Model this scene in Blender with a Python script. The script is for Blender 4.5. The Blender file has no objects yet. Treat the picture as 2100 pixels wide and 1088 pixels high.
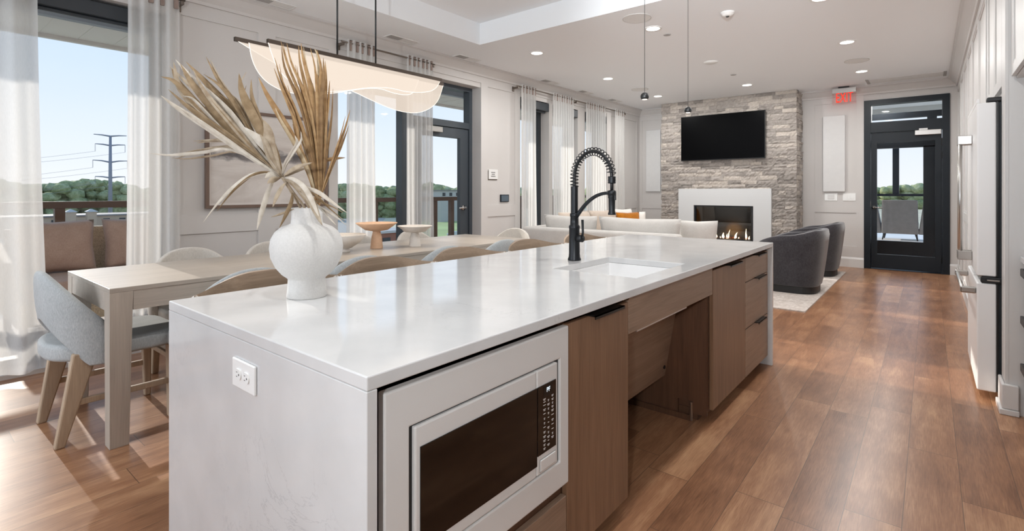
import bpy, bmesh, math, random
from mathutils import Vector, Matrix, noise
random.seed(7)
SC = bpy.context.scene
COL = SC.collection
PI = math.pi

# ------------------------------------------------------------------ camera
cam = bpy.data.cameras.new('camera'); camo = bpy.data.objects.new('camera', cam); COL.objects.link(camo)
SC.camera = camo
cam.sensor_width = 36.0
cam.lens = 36.0 * 1051.0 / 2100.0
cam.shift_x = 0.0
cam.shift_y = -153.0 / 2100.0
cam.clip_start = 0.02; cam.clip_end = 3000
camo.location = (0, 0, 1.225)
camo.rotation_euler = (PI / 2, 0, math.atan(856 / 1051.0))

# ------------------------------------------------------------------ colour management
SC.view_settings.view_transform = 'Standard'
SC.view_settings.look = 'None'
SC.view_settings.exposure = 0.38
SC.view_settings.gamma = 1.0
SC.view_settings.use_curve_mapping = False
SC.cycles.use_denoising = True
SC.cycles.max_bounces = 10
SC.cycles.diffuse_bounces = 5
SC.cycles.glossy_bounces = 4
SC.cycles.transmission_bounces = 8
SC.cycles.transparent_max_bounces = 24
SC.cycles.sample_clamp_indirect = 6.0
SC.cycles.caustics_reflective = False
SC.cycles.caustics_refractive = False

def lin(h):
    h = h.lstrip('#'); v = [int(h[i:i + 2], 16) / 255 for i in (0, 2, 4)]
    return tuple((c / 12.92 if c <= .04045 else ((c + .055) / 1.055) ** 2.4) for c in v) + (1.0,)

# ------------------------------------------------------------------ world: clear late-day sky
W = bpy.data.worlds.new('sky'); SC.world = W; W.use_nodes = True
nt = W.node_tree; nt.nodes.clear()
tc = nt.nodes.new('ShaderNodeTexCoord'); sp = nt.nodes.new('ShaderNodeSeparateXYZ')
rp = nt.nodes.new('ShaderNodeValToRGB'); bg = nt.nodes.new('ShaderNodeBackground'); ow = nt.nodes.new('ShaderNodeOutputWorld')
nt.links.new(tc.outputs['Generated'], sp.inputs[0]); nt.links.new(sp.outputs['Z'], rp.inputs['Fac'])
nt.links.new(rp.outputs['Color'], bg.inputs['Color']); nt.links.new(bg.outputs[0], ow.inputs[0])
el = rp.color_ramp.elements
el[0].position = 0.0; el[0].color = lin('#f3f7fb')
el[1].position = 1.0; el[1].color = lin('#7fb0e6')
for p_, c_ in ((.06, '#e9f2fc'), (.18, '#d6e8fb'), (.40, '#b6d6f7')):
    e = el.new(p_); e.color = lin(c_)
bg.inputs['Strength'].default_value = .84

# ------------------------------------------------------------------ sun and soft lights
def light(name, kind, loc, energy, color=(1, 1, 1), rot=(0, 0, 0), **kw):
    l = bpy.data.lights.new(name, kind); l.energy = energy; l.color = color
    for k, v in kw.items(): setattr(l, k, v)
    o = bpy.data.objects.new(name, l); COL.objects.link(o); o.location = loc; o.rotation_euler = rot
    return o
def aim(o, d):
    o.rotation_euler = Vector(d).to_track_quat('-Z', 'Y').to_euler()
sun = light('sun', 'SUN', (-30, 0, 12), 2.9, (1.0, .93, .84), angle=math.radians(.7))
aim(sun, (math.cos(math.radians(19)), -.03, -math.sin(math.radians(19))))
# unseen fill lights added behind the camera: a cool area light and three spots
kl = light('rear_fill_light', 'AREA', (-3.1, -2.9, 1.5), 84, (.80, .90, 1.0), shape='RECTANGLE', size=2.8, size_y=2.2)
aim(kl, (0, 1, -.05))
for nm, lc, tgt, en, ang in (('fill_spot_near', (.27, -1.3, 1.7), (-1.3, 1.4, 3.1), 250, 95), ('fill_spot_far', (.27, -1.0, 1.75), (-2.4, 7.2, 2.87), 760, 27), ('fill_spot_side', (.27, -.9, 1.55), (-.87, 1.9, .35), 85, 60)):
    fl = light(nm, 'SPOT', lc, en, (.95, .98, 1), spot_size=math.radians(ang), spot_blend=1.0, shadow_soft_size=.05)
    aim(fl, Vector(tgt) - Vector(lc))

# ------------------------------------------------------------------ materials
MATS = {}
def new_mat(name):
    m = bpy.data.materials.new(name); m.use_nodes = True; MATS[name] = m
    return m, m.node_tree, m.node_tree.nodes['Principled BSDF']
def setp(b, **k):
    for kk, v in k.items(): b.inputs[kk].default_value = v
def noise_tex(nt, scale, detail=4, vec=None, rough=.5, dist=0.0):
    n = nt.nodes.new('ShaderNodeTexNoise'); n.inputs['Scale'].default_value = scale
    n.inputs['Detail'].default_value = detail; n.inputs['Roughness'].default_value = rough
    n.inputs['Distortion'].default_value = dist
    if vec is not None: nt.links.new(vec, n.inputs['Vector'])
    return n
def coords(nt, scale=(1, 1, 1), rot=(0, 0, 0)):
    t = nt.nodes.new('ShaderNodeTexCoord'); mp = nt.nodes.new('ShaderNodeMapping')
    mp.inputs['Scale'].default_value = scale; mp.inputs['Rotation'].default_value = rot
    nt.links.new(t.outputs['Object'], mp.inputs['Vector'])
    return mp.outputs['Vector']
def ramp(nt, fac, stops):
    r = nt.nodes.new('ShaderNodeValToRGB'); e = r.color_ramp.elements
    e[0].position, e[0].color = stops[0][0], stops[0][1]
    e[1].position, e[1].color = stops[-1][0], stops[-1][1]
    for p, c in stops[1:-1]:
        x = e.new(p); x.color = c
    nt.links.new(fac, r.inputs['Fac'])
    return r.outputs['Color']
def bump(nt, b, height, strength=.2, dist=.01):
    n = nt.nodes.new('ShaderNodeBump'); n.inputs['Strength'].default_value = strength; n.inputs['Distance'].default_value = dist
    nt.links.new(height, n.inputs['Height']); nt.links.new(n.outputs[0], b.inputs['Normal'])
def plain(name, col, rough=.5, metal=0.0, spec=.5, var=0.0, vscale=8, bmp=0, bscale=200, coat=0):
    m, nt, b = new_mat(name); c = lin(col)
    setp(b, **{'Base Color': c, 'Roughness': rough, 'Metallic': metal, 'Specular IOR Level': spec, 'Coat Weight': coat})
    v = coords(nt)
    if var:
        n = noise_tex(nt, vscale, 5, v)
        lo = tuple(x * (1 - var) for x in c[:3]) + (1,); hi = tuple(min(1, x * (1 + var)) for x in c[:3]) + (1,)
        nt.links.new(ramp(nt, n.outputs['Fac'], [(.3, lo), (.7, hi)]), b.inputs['Base Color'])
    if bmp:
        n = noise_tex(nt, bscale, 3, v); bump(nt, b, n.outputs['Fac'], bmp, .003)
    return m
def wood(name, c1, c2, axis='Z', rough=.45, fine=60, coarse=5, bmp=.12, spec=.4):
    m, nt, b = new_mat(name)
    s = {'X': (.06, 1, 1), 'Y': (1, .06, 1), 'Z': (1, 1, .06)}[axis]
    s2 = {'X': (.02, 1, 1), 'Y': (1, .02, 1), 'Z': (1, 1, .02)}[axis]
    n1 = noise_tex(nt, coarse * 4, 6, coords(nt, s), .6, .6); n2 = noise_tex(nt, fine * 4, 3, coords(nt, s2), .6)
    mx = nt.nodes.new('ShaderNodeMath'); mx.operation = 'MULTIPLY_ADD'; mx.inputs[1].default_value = .55
    nt.links.new(n1.outputs['Fac'], mx.inputs[0])
    m2 = nt.nodes.new('ShaderNodeMath'); m2.operation = 'MULTIPLY'; m2.inputs[1].default_value = .45
    nt.links.new(n2.outputs['Fac'], m2.inputs[0]); nt.links.new(m2.outputs[0], mx.inputs[2])
    nt.links.new(ramp(nt, mx.outputs[0], [(.32, lin(c1)), (.68, lin(c2))]), b.inputs['Base Color'])
    setp(b, **{'Roughness': rough, 'Specular IOR Level': spec})
    bump(nt, b, n2.outputs['Fac'], bmp, .002)
    return m
def fabric(name, c1, c2, scale=260, rough=.95, bmp=.25, stretch=(1, 1, .35), sheen=.2):
    m, nt, b = new_mat(name)
    n = noise_tex(nt, scale, 3, coords(nt, stretch), .7); n2 = noise_tex(nt, 9, 4, coords(nt))
    ad = nt.nodes.new('ShaderNodeMath'); ad.operation = 'MULTIPLY_ADD'; ad.inputs[1].default_value = .3
    nt.links.new(n2.outputs['Fac'], ad.inputs[0])
    ml = nt.nodes.new('ShaderNodeMath'); ml.operation = 'MULTIPLY'; ml.inputs[1].default_value = .7
    nt.links.new(n.outputs['Fac'], ml.inputs[0]); nt.links.new(ml.outputs[0], ad.inputs[2])
    nt.links.new(ramp(nt, ad.outputs[0], [(.35, lin(c1)), (.65, lin(c2))]), b.inputs['Base Color'])
    setp(b, **{'Roughness': rough, 'Specular IOR Level': .15, 'Sheen Weight': sheen})
    bump(nt, b, n.outputs['Fac'], bmp, .002)
    return m
def glass(name, tint='#ffffff', refl=.06, rough=0.0):
    m, nt, b = new_mat(name); nt.nodes.remove(b); out = nt.nodes['Material Output']
    t = nt.nodes.new('ShaderNodeBsdfTransparent'); t.inputs['Color'].default_value = lin(tint)
    g = nt.nodes.new('ShaderNodeBsdfGlossy'); g.inputs['Roughness'].default_value = rough
    f = nt.nodes.new('ShaderNodeLayerWeight'); f.inputs['Blend'].default_value = .5
    pw = nt.nodes.new('ShaderNodeMath'); pw.operation = 'POWER'; pw.inputs[1].default_value = 4.0
    nt.links.new(f.outputs['Facing'], pw.inputs[0])
    ml = nt.nodes.new('ShaderNodeMath'); ml.operation = 'MULTIPLY_ADD'; ml.inputs[1].default_value = .6; ml.inputs[2].default_value = refl * .6
    nt.links.new(pw.outputs[0], ml.inputs[0])
    mx = nt.nodes.new('ShaderNodeMixShader'); nt.links.new(ml.outputs[0], mx.inputs[0])
    nt.links.new(t.outputs[0], mx.inputs[1]); nt.links.new(g.outputs[0], mx.inputs[2]); nt.links.new(mx.outputs[0], out.inputs[0])
    return m
def emit(name, col, strength, clear=0.0):
    m, nt, b = new_mat(name); nt.nodes.remove(b); out = nt.nodes['Material Output']
    e = nt.nodes.new('ShaderNodeEmission'); e.inputs['Color'].default_value = lin(col); e.inputs['Strength'].default_value = strength
    if clear:
        t = nt.nodes.new('ShaderNodeBsdfTransparent'); mx = nt.nodes.new('ShaderNodeMixShader'); mx.inputs[0].default_value = clear
        nt.links.new(e.outputs[0], mx.inputs[1]); nt.links.new(t.outputs[0], mx.inputs[2]); nt.links.new(mx.outputs[0], out.inputs[0])
    else: nt.links.new(e.outputs[0], out.inputs[0])
    return m
def sheer(name, col, clear=.25, trans=.55):
    m, nt, b = new_mat(name); nt.nodes.remove(b); out = nt.nodes['Material Output']
    d = nt.nodes.new('ShaderNodeBsdfDiffuse'); tl = nt.nodes.new('ShaderNodeBsdfTranslucent'); tp = nt.nodes.new('ShaderNodeBsdfTransparent')
    n = noise_tex(nt, 420, 2, coords(nt, (1, 1, .08)))
    c = lin(col); cc = ramp(nt, n.outputs['Fac'], [(.3, tuple(x * .93 for x in c[:3]) + (1,)), (.7, c)])
    nt.links.new(cc, d.inputs['Color']); nt.links.new(cc, tl.inputs['Color'])
    m1 = nt.nodes.new('ShaderNodeMixShader'); m1.inputs[0].default_value = trans
    m2 = nt.nodes.new('ShaderNodeMixShader'); m2.inputs[0].default_value = clear
    nt.links.new(d.outputs[0], m1.inputs[1]); nt.links.new(tl.outputs[0], m1.inputs[2])
    nt.links.new(m1.outputs[0], m2.inputs[1]); nt.links.new(tp.outputs[0], m2.inputs[2]); nt.links.new(m2.outputs[0], out.inputs[0])
    return m
def floor_mat():
    m, nt, b = new_mat('plank_floor'); L = nt.links
    t = nt.nodes.new('ShaderNodeTexCoord'); s = nt.nodes.new('ShaderNodeSeparateXYZ'); L.new(t.outputs['Object'], s.inputs[0])
    def mth(op, a, bb=None, c=None):
        n = nt.nodes.new('ShaderNodeMath'); n.operation = op
        for i, v in enumerate((a, bb, c)):
            if v is None: continue
            if isinstance(v, (int, float)): n.inputs[i].default_value = v
            else: L.new(v, n.inputs[i])
        return n.outputs[0]
    u = mth('DIVIDE', mth('ADD', s.outputs['X'], .435), .178)
    row = mth('FLOOR', u); fu = mth('FRACT', u)
    wn = nt.nodes.new('ShaderNodeTexWhiteNoise'); wn.noise_dimensions = '1D'; L.new(row, wn.inputs['W'])
    v = mth('ADD', mth('DIVIDE', s.outputs['Y'], 1.22), mth('MULTIPLY', wn.outputs['Value'], 7.3))
    cell = mth('FLOOR', v); fv = mth('FRACT', v)
    cmb = nt.nodes.new('ShaderNodeCombineXYZ'); L.new(row, cmb.inputs[0]); L.new(cell, cmb.inputs[1])
    w2 = nt.nodes.new('ShaderNodeTexWhiteNoise'); w2.noise_dimensions = '2D'; L.new(cmb.outputs[0], w2.inputs['Vector'])
    off = nt.nodes.new('ShaderNodeCombineXYZ'); L.new(mth('MULTIPLY', w2.outputs['Value'], 37.0), off.inputs[0]); L.new(mth('MULTIPLY', w2.outputs['Value'], 91.0), off.inputs[1])
    va = nt.nodes.new('ShaderNodeVectorMath'); va.operation = 'ADD'; L.new(t.outputs['Object'], va.inputs[0]); L.new(off.outputs[0], va.inputs[1])
    mp = nt.nodes.new('ShaderNodeMapping'); mp.inputs['Scale'].default_value = (1, .12, 1); L.new(va.outputs[0], mp.inputs['Vector'])
    g1 = noise_tex(nt, 14, 7, mp.outputs[0], .60, .7)
    mp2 = nt.nodes.new('ShaderNodeMapping'); mp2.inputs['Scale'].default_value = (1, .05, 1); L.new(va.outputs[0], mp2.inputs['Vector'])
    g2 = noise_tex(nt, 220, 3, mp2.outputs[0], .6)
    g3 = noise_tex(nt, 3.2, 3, va.outputs[0], .5)
    f = mth('ADD', mth('MULTIPLY', g1.outputs['Fac'], .36), mth('ADD', mth('MULTIPLY', g2.outputs['Fac'], .30), mth('ADD', mth('MULTIPLY', g3.outputs['Fac'], .24), mth('MULTIPLY', w2.outputs['Value'], .13))))
    col = ramp(nt, f, [(.37, lin('#714d37')), (.52, lin('#976c4f')), (.68, lin('#bc926f'))])
    ed = mth('MULTIPLY', mth('GREATER_THAN', fu, .012), mth('GREATER_THAN', fv, .0022))
    mx = nt.nodes.new('ShaderNodeMix'); mx.data_type = 'RGBA'; L.new(ed, mx.inputs['Factor'])
    mx.inputs['A'].default_value = lin('#5e4636'); L.new(col, mx.inputs['B']); L.new(mx.outputs['Result'], b.inputs['Base Color'])
    setp(b, **{'Specular IOR Level': .5})
    b.inputs['Roughness'].default_value = .28
    return m
def quartz_mat():
    m, nt, b = new_mat('white_quartz'); L = nt.links
    v = coords(nt)
    n1 = noise_tex(nt, 3.0, 8, v, .62, 1.6); n2 = noise_tex(nt, 2.2, 5, v, .55, .5)
    ab = nt.nodes.new('ShaderNodeMath'); ab.operation = 'SUBTRACT'; ab.inputs[1].default_value = .5; L.new(n1.outputs['Fac'], ab.inputs[0])
    a2 = nt.nodes.new('ShaderNodeMath'); a2.operation = 'ABSOLUTE'; L.new(ab.outputs[0], a2.inputs[0])
    vein = ramp(nt, a2.outputs[0], [(0, (1, 1, 1, 1)), (.009, (0, 0, 0, 1))])
    msk = ramp(nt, n2.outputs['Fac'], [(.50, (0, 0, 0, 1)), (.72, (1, 1, 1, 1))])
    ml = nt.nodes.new('ShaderNodeMath'); ml.operation = 'MULTIPLY'; L.new(vein, ml.inputs[0]); L.new(msk, ml.inputs[1])
    ms = nt.nodes.new('ShaderNodeMath'); ms.operation = 'MULTIPLY'; ms.inputs[1].default_value = .42; L.new(ml.outputs[0], ms.inputs[0])
    n3 = noise_tex(nt, 6, 4, v); base = ramp(nt, n3.outputs['Fac'], [(.3, lin('#cacaca')), (.7, lin('#d3d3d3'))])
    mx = nt.nodes.new('ShaderNodeMix'); mx.data_type = 'RGBA'; L.new(ms.outputs[0], mx.inputs['Factor']); L.new(base, mx.inputs['A'])
    mx.inputs['B'].default_value = lin('#96959a'); L.new(mx.outputs['Result'], b.inputs['Base Color'])
    setp(b, **{'Roughness': .09, 'Specular IOR Level': .62})
    return m
floor_mat(); quartz_mat()
plain('wall_paint', '#cac6c3', .6, var=.015, vscale=2)
plain('ceiling_paint', '#f1f3f5', .8)
plain('trim_white', '#d8d6d4', .4)
plain('cabinet_white', '#d2d0ce', .4)
plain('frame_dark', '#2a3036', .4)
plain('frame_black', '#141b22', .4, spec=.3)
plain('door_grey', '#3f464d', .4)
wood('cabinet_oak', '#6f533f', '#96755b', 'Z', .42, 70, 7)
wood('cabinet_oak_flat', '#7d6756', '#a08672', 'Y', .42, 70, 7)
wood('cabinet_inside', '#52392a', '#6c4c38', 'Z', .5, 70, 7)
wood('table_oak', '#a0978d', '#bcb2a7', 'Y', .35, 60, 6)
wood('leg_oak', '#a2988d', '#bcb1a5', 'Z', .4, 60, 6)
wood('chair_wood', '#a08c78', '#bea88f', 'Z', .45, 50, 6)
wood('stool_wood', '#8d7a68', '#ad9782', 'Y', .4, 60, 8)
plain('wood_end', '#cfc8bf', .5)
fabric('chair_fabric', '#989d9f', '#babebf', 260, stretch=(1, 1, .25))
fabric('far_chair_fabric', '#bdb6ad', '#d6d0c8', 260, stretch=(1, 1, .25))
fabric('sofa_fabric', '#b7b3ae', '#cac6c1', 240)
fabric('beige_fabric', '#b5a596', '#c9bbae', 240)
fabric('white_pillow', '#dcd6cf', '#ece7e1', 200)
fabric('orange_knit', '#8f5410', '#c0771f', 60, bmp=.8, stretch=(1, 1, 1))
fabric('charcoal_velvet', '#2b292d', '#454347', 120, bmp=.12, sheen=.5)
fabric('outdoor_cushion', '#a5897c', '#bca293', 200)
fabric('wing_fabric', '#77706b', '#8d8681', 150)
fabric('rug_pile', '#a99c93', '#cfc6bf', 34, bmp=.3, stretch=(1, .5, 1))
plain('matte_black', '#17181a', .42)
plain('faucet_black', '#26282b', .38, .6)
plain('black_plastic', '#0d0e0f', .3)
plain('tv_screen', '#020203', .35, spec=.06)
plain('dark_glass', '#0c0807', .06, spec=.6)
plain('brushed_nickel', '#b9b6b2', .28, 1.0)
plain('dark_handle', '#3b3a39', .3, .9)
plain('chrome', '#dcdcdc', .12, 1.0)
plain('rod_bronze', '#6f655c', .35, .6)
plain('appliance_white', '#d9d8d6', .35, bmp=.02, bscale=300)
plain('fridge_white', '#ecebea', .35)
plain('fridge_side', '#23292e', .5)
plain('sink_white', '#eeeeee', .18)
plain('plastic_white', '#eeeeec', .35)
plain('slot_dark', '#4a4846', .5)
plain('vase_ceramic', '#cbc9c6', .75, var=.05, vscale=160, bmp=.25, bscale=160)
plain('bowl_ceramic', '#d5cfc8', .65, var=.03, vscale=60, bmp=.1, bscale=90)
plain('bowl_terracotta', '#d6b091', .65, var=.06, vscale=60, bmp=.1, bscale=90)
plain('bronze_bar', '#4a3f37', .4, .6)
plain('print_paper', '#ddd6d0', .8)
plain('frame_walnut', '#6b574b', .45)
plain('art_white', '#d3d2d1', .8, var=.02, vscale=14, bmp=.5, bscale=22); plain('surround_slab', '#c6c6c6', .55)
plain('vent_grey', '#a9a7a5', .6)
plain('vent_white', '#e2e1df', .6)
plain('speaker_grille', '#e2e1df', .8, bmp=.3, bscale=900)
plain('deck_brown', '#4e3525', .5)
plain('deck_floor', '#b5aea6', .7)
plain('soffit', '#d9d8d6', .7)
plain('soffit_grey', '#98a0aa', .7)
plain('wicker', '#b39f85', .6, var=.3, vscale=90, bmp=.6, bscale=120)
plain('thermostat_face', '#56636e', .25)
plain('stone_dark', '#6d665f', .9)
plain('fire_interior', '#1a1714', .3)
plain('ember', '#3b2413', .8)
plain('porch_floor', '#f2f0ec', .7)
plain('tower_metal', '#8a8d99', .6)
plain('roof_metal', '#7f7c7c', .7)
plain('tan_wall', '#b9a48e', .8)
plain('pale_roof', '#b6b4b2', .8)
plain('brick_wall', '#8d5e4e', .8)
plain('asphalt', '#b3aca2', .9)
plain('ground_cover', '#cfc6ac', .95, var=.15, vscale=.05)
plain('grass_field', '#a2b478', .95, var=.15, vscale=.05)
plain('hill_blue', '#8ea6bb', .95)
plain('car_paint', '#c9ccd1', .3)
plain('car_paint_dark', '#49505b', .3)
glass('window_glass', '#ffffff', .018)
glass('fire_glass', '#c9cdd0', .12)
glass('exit_panel', '#fff4f4', .05)
emit('led_acrylic', '#ffeedd', .74, .46)
emit('led_edge', '#fff6ea', 1.3)
emit('downlight_lens', '#fffaf0', 6.0); emit('pendant_lens', '#fff4e4', 1.5); plain('speaker_rim', '#c9c7c4', .7)
emit('exit_red', '#ff3524', 1.5)
emit('flame', '#ffdcae', 9.0)
emit('ember_glow', '#ff6a20', 1.0)
emit('display_text', '#e8f4ff', 1.0)
sheer('sheer_curtain', '#efeeec', .24, .5)
fabric('pleat_shade_fabric', '#8b7a72', '#9d8c84', 200)
def leaf_mat(name, c1, c2, tr=.35):
    m, nt, b = new_mat(name); out = nt.nodes['Material Output']
    n = noise_tex(nt, 40, 4, coords(nt)); c = ramp(nt, n.outputs['Fac'], [(.3, lin(c1)), (.7, lin(c2))])
    nt.links.new(c, b.inputs['Base Color']); setp(b, Roughness=.7)
    t = nt.nodes.new('ShaderNodeBsdfTranslucent'); nt.links.new(c, t.inputs['Color'])
    mx = nt.nodes.new('ShaderNodeMixShader'); mx.inputs[0].default_value = tr
    nt.links.new(b.outputs[0], mx.inputs[1]); nt.links.new(t.outputs[0], mx.inputs[2]); nt.links.new(mx.outputs[0], out.inputs[0])
leaf_mat('dry_palm', '#a8937a', '#cdbfa9'); leaf_mat('dry_palm_dark', '#8f7757', '#b49c7b'); leaf_mat('dry_palm_pale', '#cdc3b4', '#e6dfd4')
leaf_mat('dry_palm_tan', '#a37d50', '#c7a67a'); leaf_mat('dry_palm_brown', '#7d6040', '#a5835a'); leaf_mat('dry_palm_straw', '#c3ad88', '#ddcdb0')
def foliage_mat():
    m, nt, b = new_mat('foliage'); v = coords(nt)
    n = noise_tex(nt, .55, 6, v, .7); n2 = noise_tex(nt, .06, 3, v)
    ad = nt.nodes.new('ShaderNodeMath'); ad.operation = 'MULTIPLY_ADD'; ad.inputs[1].default_value = .6; nt.links.new(n.outputs['Fac'], ad.inputs[0])
    ml = nt.nodes.new('ShaderNodeMath'); ml.operation = 'MULTIPLY'; ml.inputs[1].default_value = .4; nt.links.new(n2.outputs['Fac'], ml.inputs[0]); nt.links.new(ml.outputs[0], ad.inputs[2])
    nt.links.new(ramp(nt, ad.outputs[0], [(.36, lin('#9cab78')), (.50, lin('#ccd6a2')), (.64, lin('#eef0cc'))]), b.inputs['Base Color'])  # distance haze over the trees is put into these pale greens
    setp(b, **{'Roughness': .95, 'Specular IOR Level': .1}); bump(nt, b, n.outputs['Fac'], 1.0, 3.0)
foliage_mat()
def stone_mat():
    m, nt, b = new_mat('ledger_stone'); L = nt.links
    at = nt.nodes.new('ShaderNodeAttribute'); at.attribute_name = 'tone'
    c = ramp(nt, at.outputs['Fac'], [(0, lin('#8b847e')), (.5, lin('#a59d96')), (1, lin('#bcb2a8'))])
    n = noise_tex(nt, 28, 6, coords(nt), .65)
    mx = nt.nodes.new('ShaderNodeMix'); mx.data_type = 'RGBA'; mx.blend_type = 'MULTIPLY'; mx.inputs['Factor'].default_value = .55
    L.new(c, mx.inputs['A']); L.new(ramp(nt, n.outputs['Fac'], [(.3, (.55, .53, .52, 1)), (.62, (1, 1, 1, 1))]), mx.inputs['B'])
    L.new(mx.outputs['Result'], b.inputs['Base Color']); setp(b, Roughness=.9)
    n2 = noise_tex(nt, 70, 5, coords(nt), .6); bump(nt, b, n2.outputs['Fac'], .6, .008)
stone_mat()

# ------------------------------------------------------------------ mesh helpers
class BM:
    def __init__(s): s.bm = bmesh.new()
    def box(s, x0, x1, y0, y1, z0, z1):
        x0, x1 = min(x0, x1), max(x0, x1); y0, y1 = min(y0, y1), max(y0, y1); z0, z1 = min(z0, z1), max(z0, z1)
        v = [s.bm.verts.new(p) for p in ((x0, y0, z0), (x1, y0, z0), (x1, y1, z0), (x0, y1, z0), (x0, y0, z1), (x1, y0, z1), (x1, y1, z1), (x0, y1, z1))]
        for f in ((3, 2, 1, 0), (4, 5, 6, 7), (0, 1, 5, 4), (1, 2, 6, 5), (2, 3, 7, 6), (3, 0, 4, 7)): s.bm.faces.new([v[i] for i in f])
        return s
    def hexa(s, pts):  # 8 points ordered like box
        v = [s.bm.verts.new(p) for p in pts]
        for f in ((3, 2, 1, 0), (4, 5, 6, 7), (0, 1, 5, 4), (1, 2, 6, 5), (2, 3, 7, 6), (3, 0, 4, 7)): s.bm.faces.new([v[i] for i in f])
        return s
    def bar(s, p0, p1, w0, d0, w1=None, d1=None, up=(0, 1, 0)):
        p0, p1 = Vector(p0), Vector(p1); w1 = w0 if w1 is None else w1; d1 = d0 if d1 is None else d1
        t = (p1 - p0).normalized(); a = Vector(up).cross(t).normalized(); b = t.cross(a)
        q = []
        for p, w, d in ((p0, w0, d0), (p1, w1, d1)):
            q += [p - a * w / 2 - b * d / 2, p + a * w / 2 - b * d / 2, p + a * w / 2 + b * d / 2, p - a * w / 2 + b * d / 2]
        return s.hexa(q)
    def tube(s, pts, r, seg=10, cap=True):
        pts = [Vector(p) for p in pts]; n = len(pts); rs = r if isinstance(r, (list, tuple)) else [r] * n
        rings = []; prev = None
        for i, p in enumerate(pts):
            t = (pts[min(i + 1, n - 1)] - pts[max(i - 1, 0)]).normalized()
            if prev is None:
                a = t.orthogonal().normalized()
            else:
                a = (prev - t * prev.dot(t)); a = a.normalized() if a.length > 1e-6 else t.orthogonal().normalized()
            prev = a; b = t.cross(a)
            rings.append([s.bm.verts.new(p + (a * math.cos(k * 2 * PI / seg) + b * math.sin(k * 2 * PI / seg)) * rs[i]) for k in range(seg)])
        for i in range(n - 1):
            for k in range(seg):
                s.bm.faces.new((rings[i][k], rings[i][(k + 1) % seg], rings[i + 1][(k + 1) % seg], rings[i + 1][k]))
        if cap:
            s.bm.faces.new(list(reversed(rings[0]))); s.bm.faces.new(rings[-1])
        return s
    def lathe(s, prof, c=(0, 0, 0), seg=40, axis='Z'):
        rings = []
        for r, h in prof:
            ring = []
            for k in range(seg):
                a = 2 * PI * k / seg; q = (r * math.cos(a), r * math.sin(a), h)
                if axis == 'Y': q = (q[0], q[2], q[1])
                if axis == 'X': q = (q[2], q[0], q[1])
                ring.append(s.bm.verts.new((c[0] + q[0], c[1] + q[1], c[2] + q[2])))
            rings.append(ring)
        for i in range(len(prof) - 1):
            for k in range(seg):
                s.bm.faces.new((rings[i][k], rings[i][(k + 1) % seg], rings[i + 1][(k + 1) % seg], rings[i + 1][k]))
        if prof[0][0] > 1e-5 and abs(prof[0][0] - prof[-1][0]) < 1e-6:   # a closed ring
            for k in range(seg): s.bm.faces.new((rings[-1][k], rings[-1][(k + 1) % seg], rings[0][(k + 1) % seg], rings[0][k]))
            return s
        if prof[0][0] > 1e-5: s.bm.faces.new(list(reversed(rings[0])))
        if prof[-1][0] > 1e-5: s.bm.faces.new(rings[-1])
        return s
    def prism(s, poly, axis, a0, a1):
        def q(u, v, a): return {'X': (a, u, v), 'Y': (u, a, v), 'Z': (u, v, a)}[axis]
        A = [s.bm.verts.new(q(u, v, a0)) for u, v in poly]; B = [s.bm.verts.new(q(u, v, a1)) for u, v in poly]
        n = len(poly)
        for i in range(n): s.bm.faces.new((A[i], A[(i + 1) % n], B[(i + 1) % n], B[i]))
        s.bm.faces.new(list(reversed(A))); s.bm.faces.new(B)
        return s
    def grid(s, fn, nu, nv, wrap=False):
        g = [[s.bm.verts.new(fn(i / nu, j / nv)) for j in range(nv + 1)] for i in range(nu if wrap else nu + 1)]
        for i in range(nu):
            for j in range(nv):
                i2 = (i + 1) % len(g)
                s.bm.faces.new((g[i][j], g[i2][j], g[i2][j + 1], g[i][j + 1]))
        return g
    def frame(s, axis, a0, a1, u0, u1, v0, v1, w, wb=None, wt=None, wr=None):
        """welded rectangular ring in the plane normal to axis; (u,v)=(y,z) for X, (x,z) for Y, (x,y) for Z"""
        wb = w if wb is None else wb; wt = w if wt is None else wt; wr = w if wr is None else wr
        def q(u, v, a): return {'X': (a, u, v), 'Y': (u, a, v), 'Z': (u, v, a)}[axis]
        out = [(u0, v0), (u1, v0), (u1, v1), (u0, v1)]; inn = [(u0 + w, v0 + wb), (u1 - wr, v0 + wb), (u1 - wr, v1 - wt), (u0 + w, v1 - wt)]
        V = {(nm, z): [s.bm.verts.new(q(u, v, a)) for u, v in ring] for nm, ring in (('o', out), ('i', inn)) for z, a in ((0, a0), (1, a1))}
        for i in range(4):
            j = (i + 1) % 4
            s.bm.faces.new((V['o', 1][i], V['o', 1][j], V['i', 1][j], V['i', 1][i])); s.bm.faces.new((V['o', 0][j], V['o', 0][i], V['i', 0][i], V['i', 0][j]))
            s.bm.faces.new((V['o', 0][i], V['o', 0][j], V['o', 1][j], V['o', 1][i])); s.bm.faces.new((V['i', 0][j], V['i', 0][i], V['i', 1][i], V['i', 1][j]))
        return s
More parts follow.
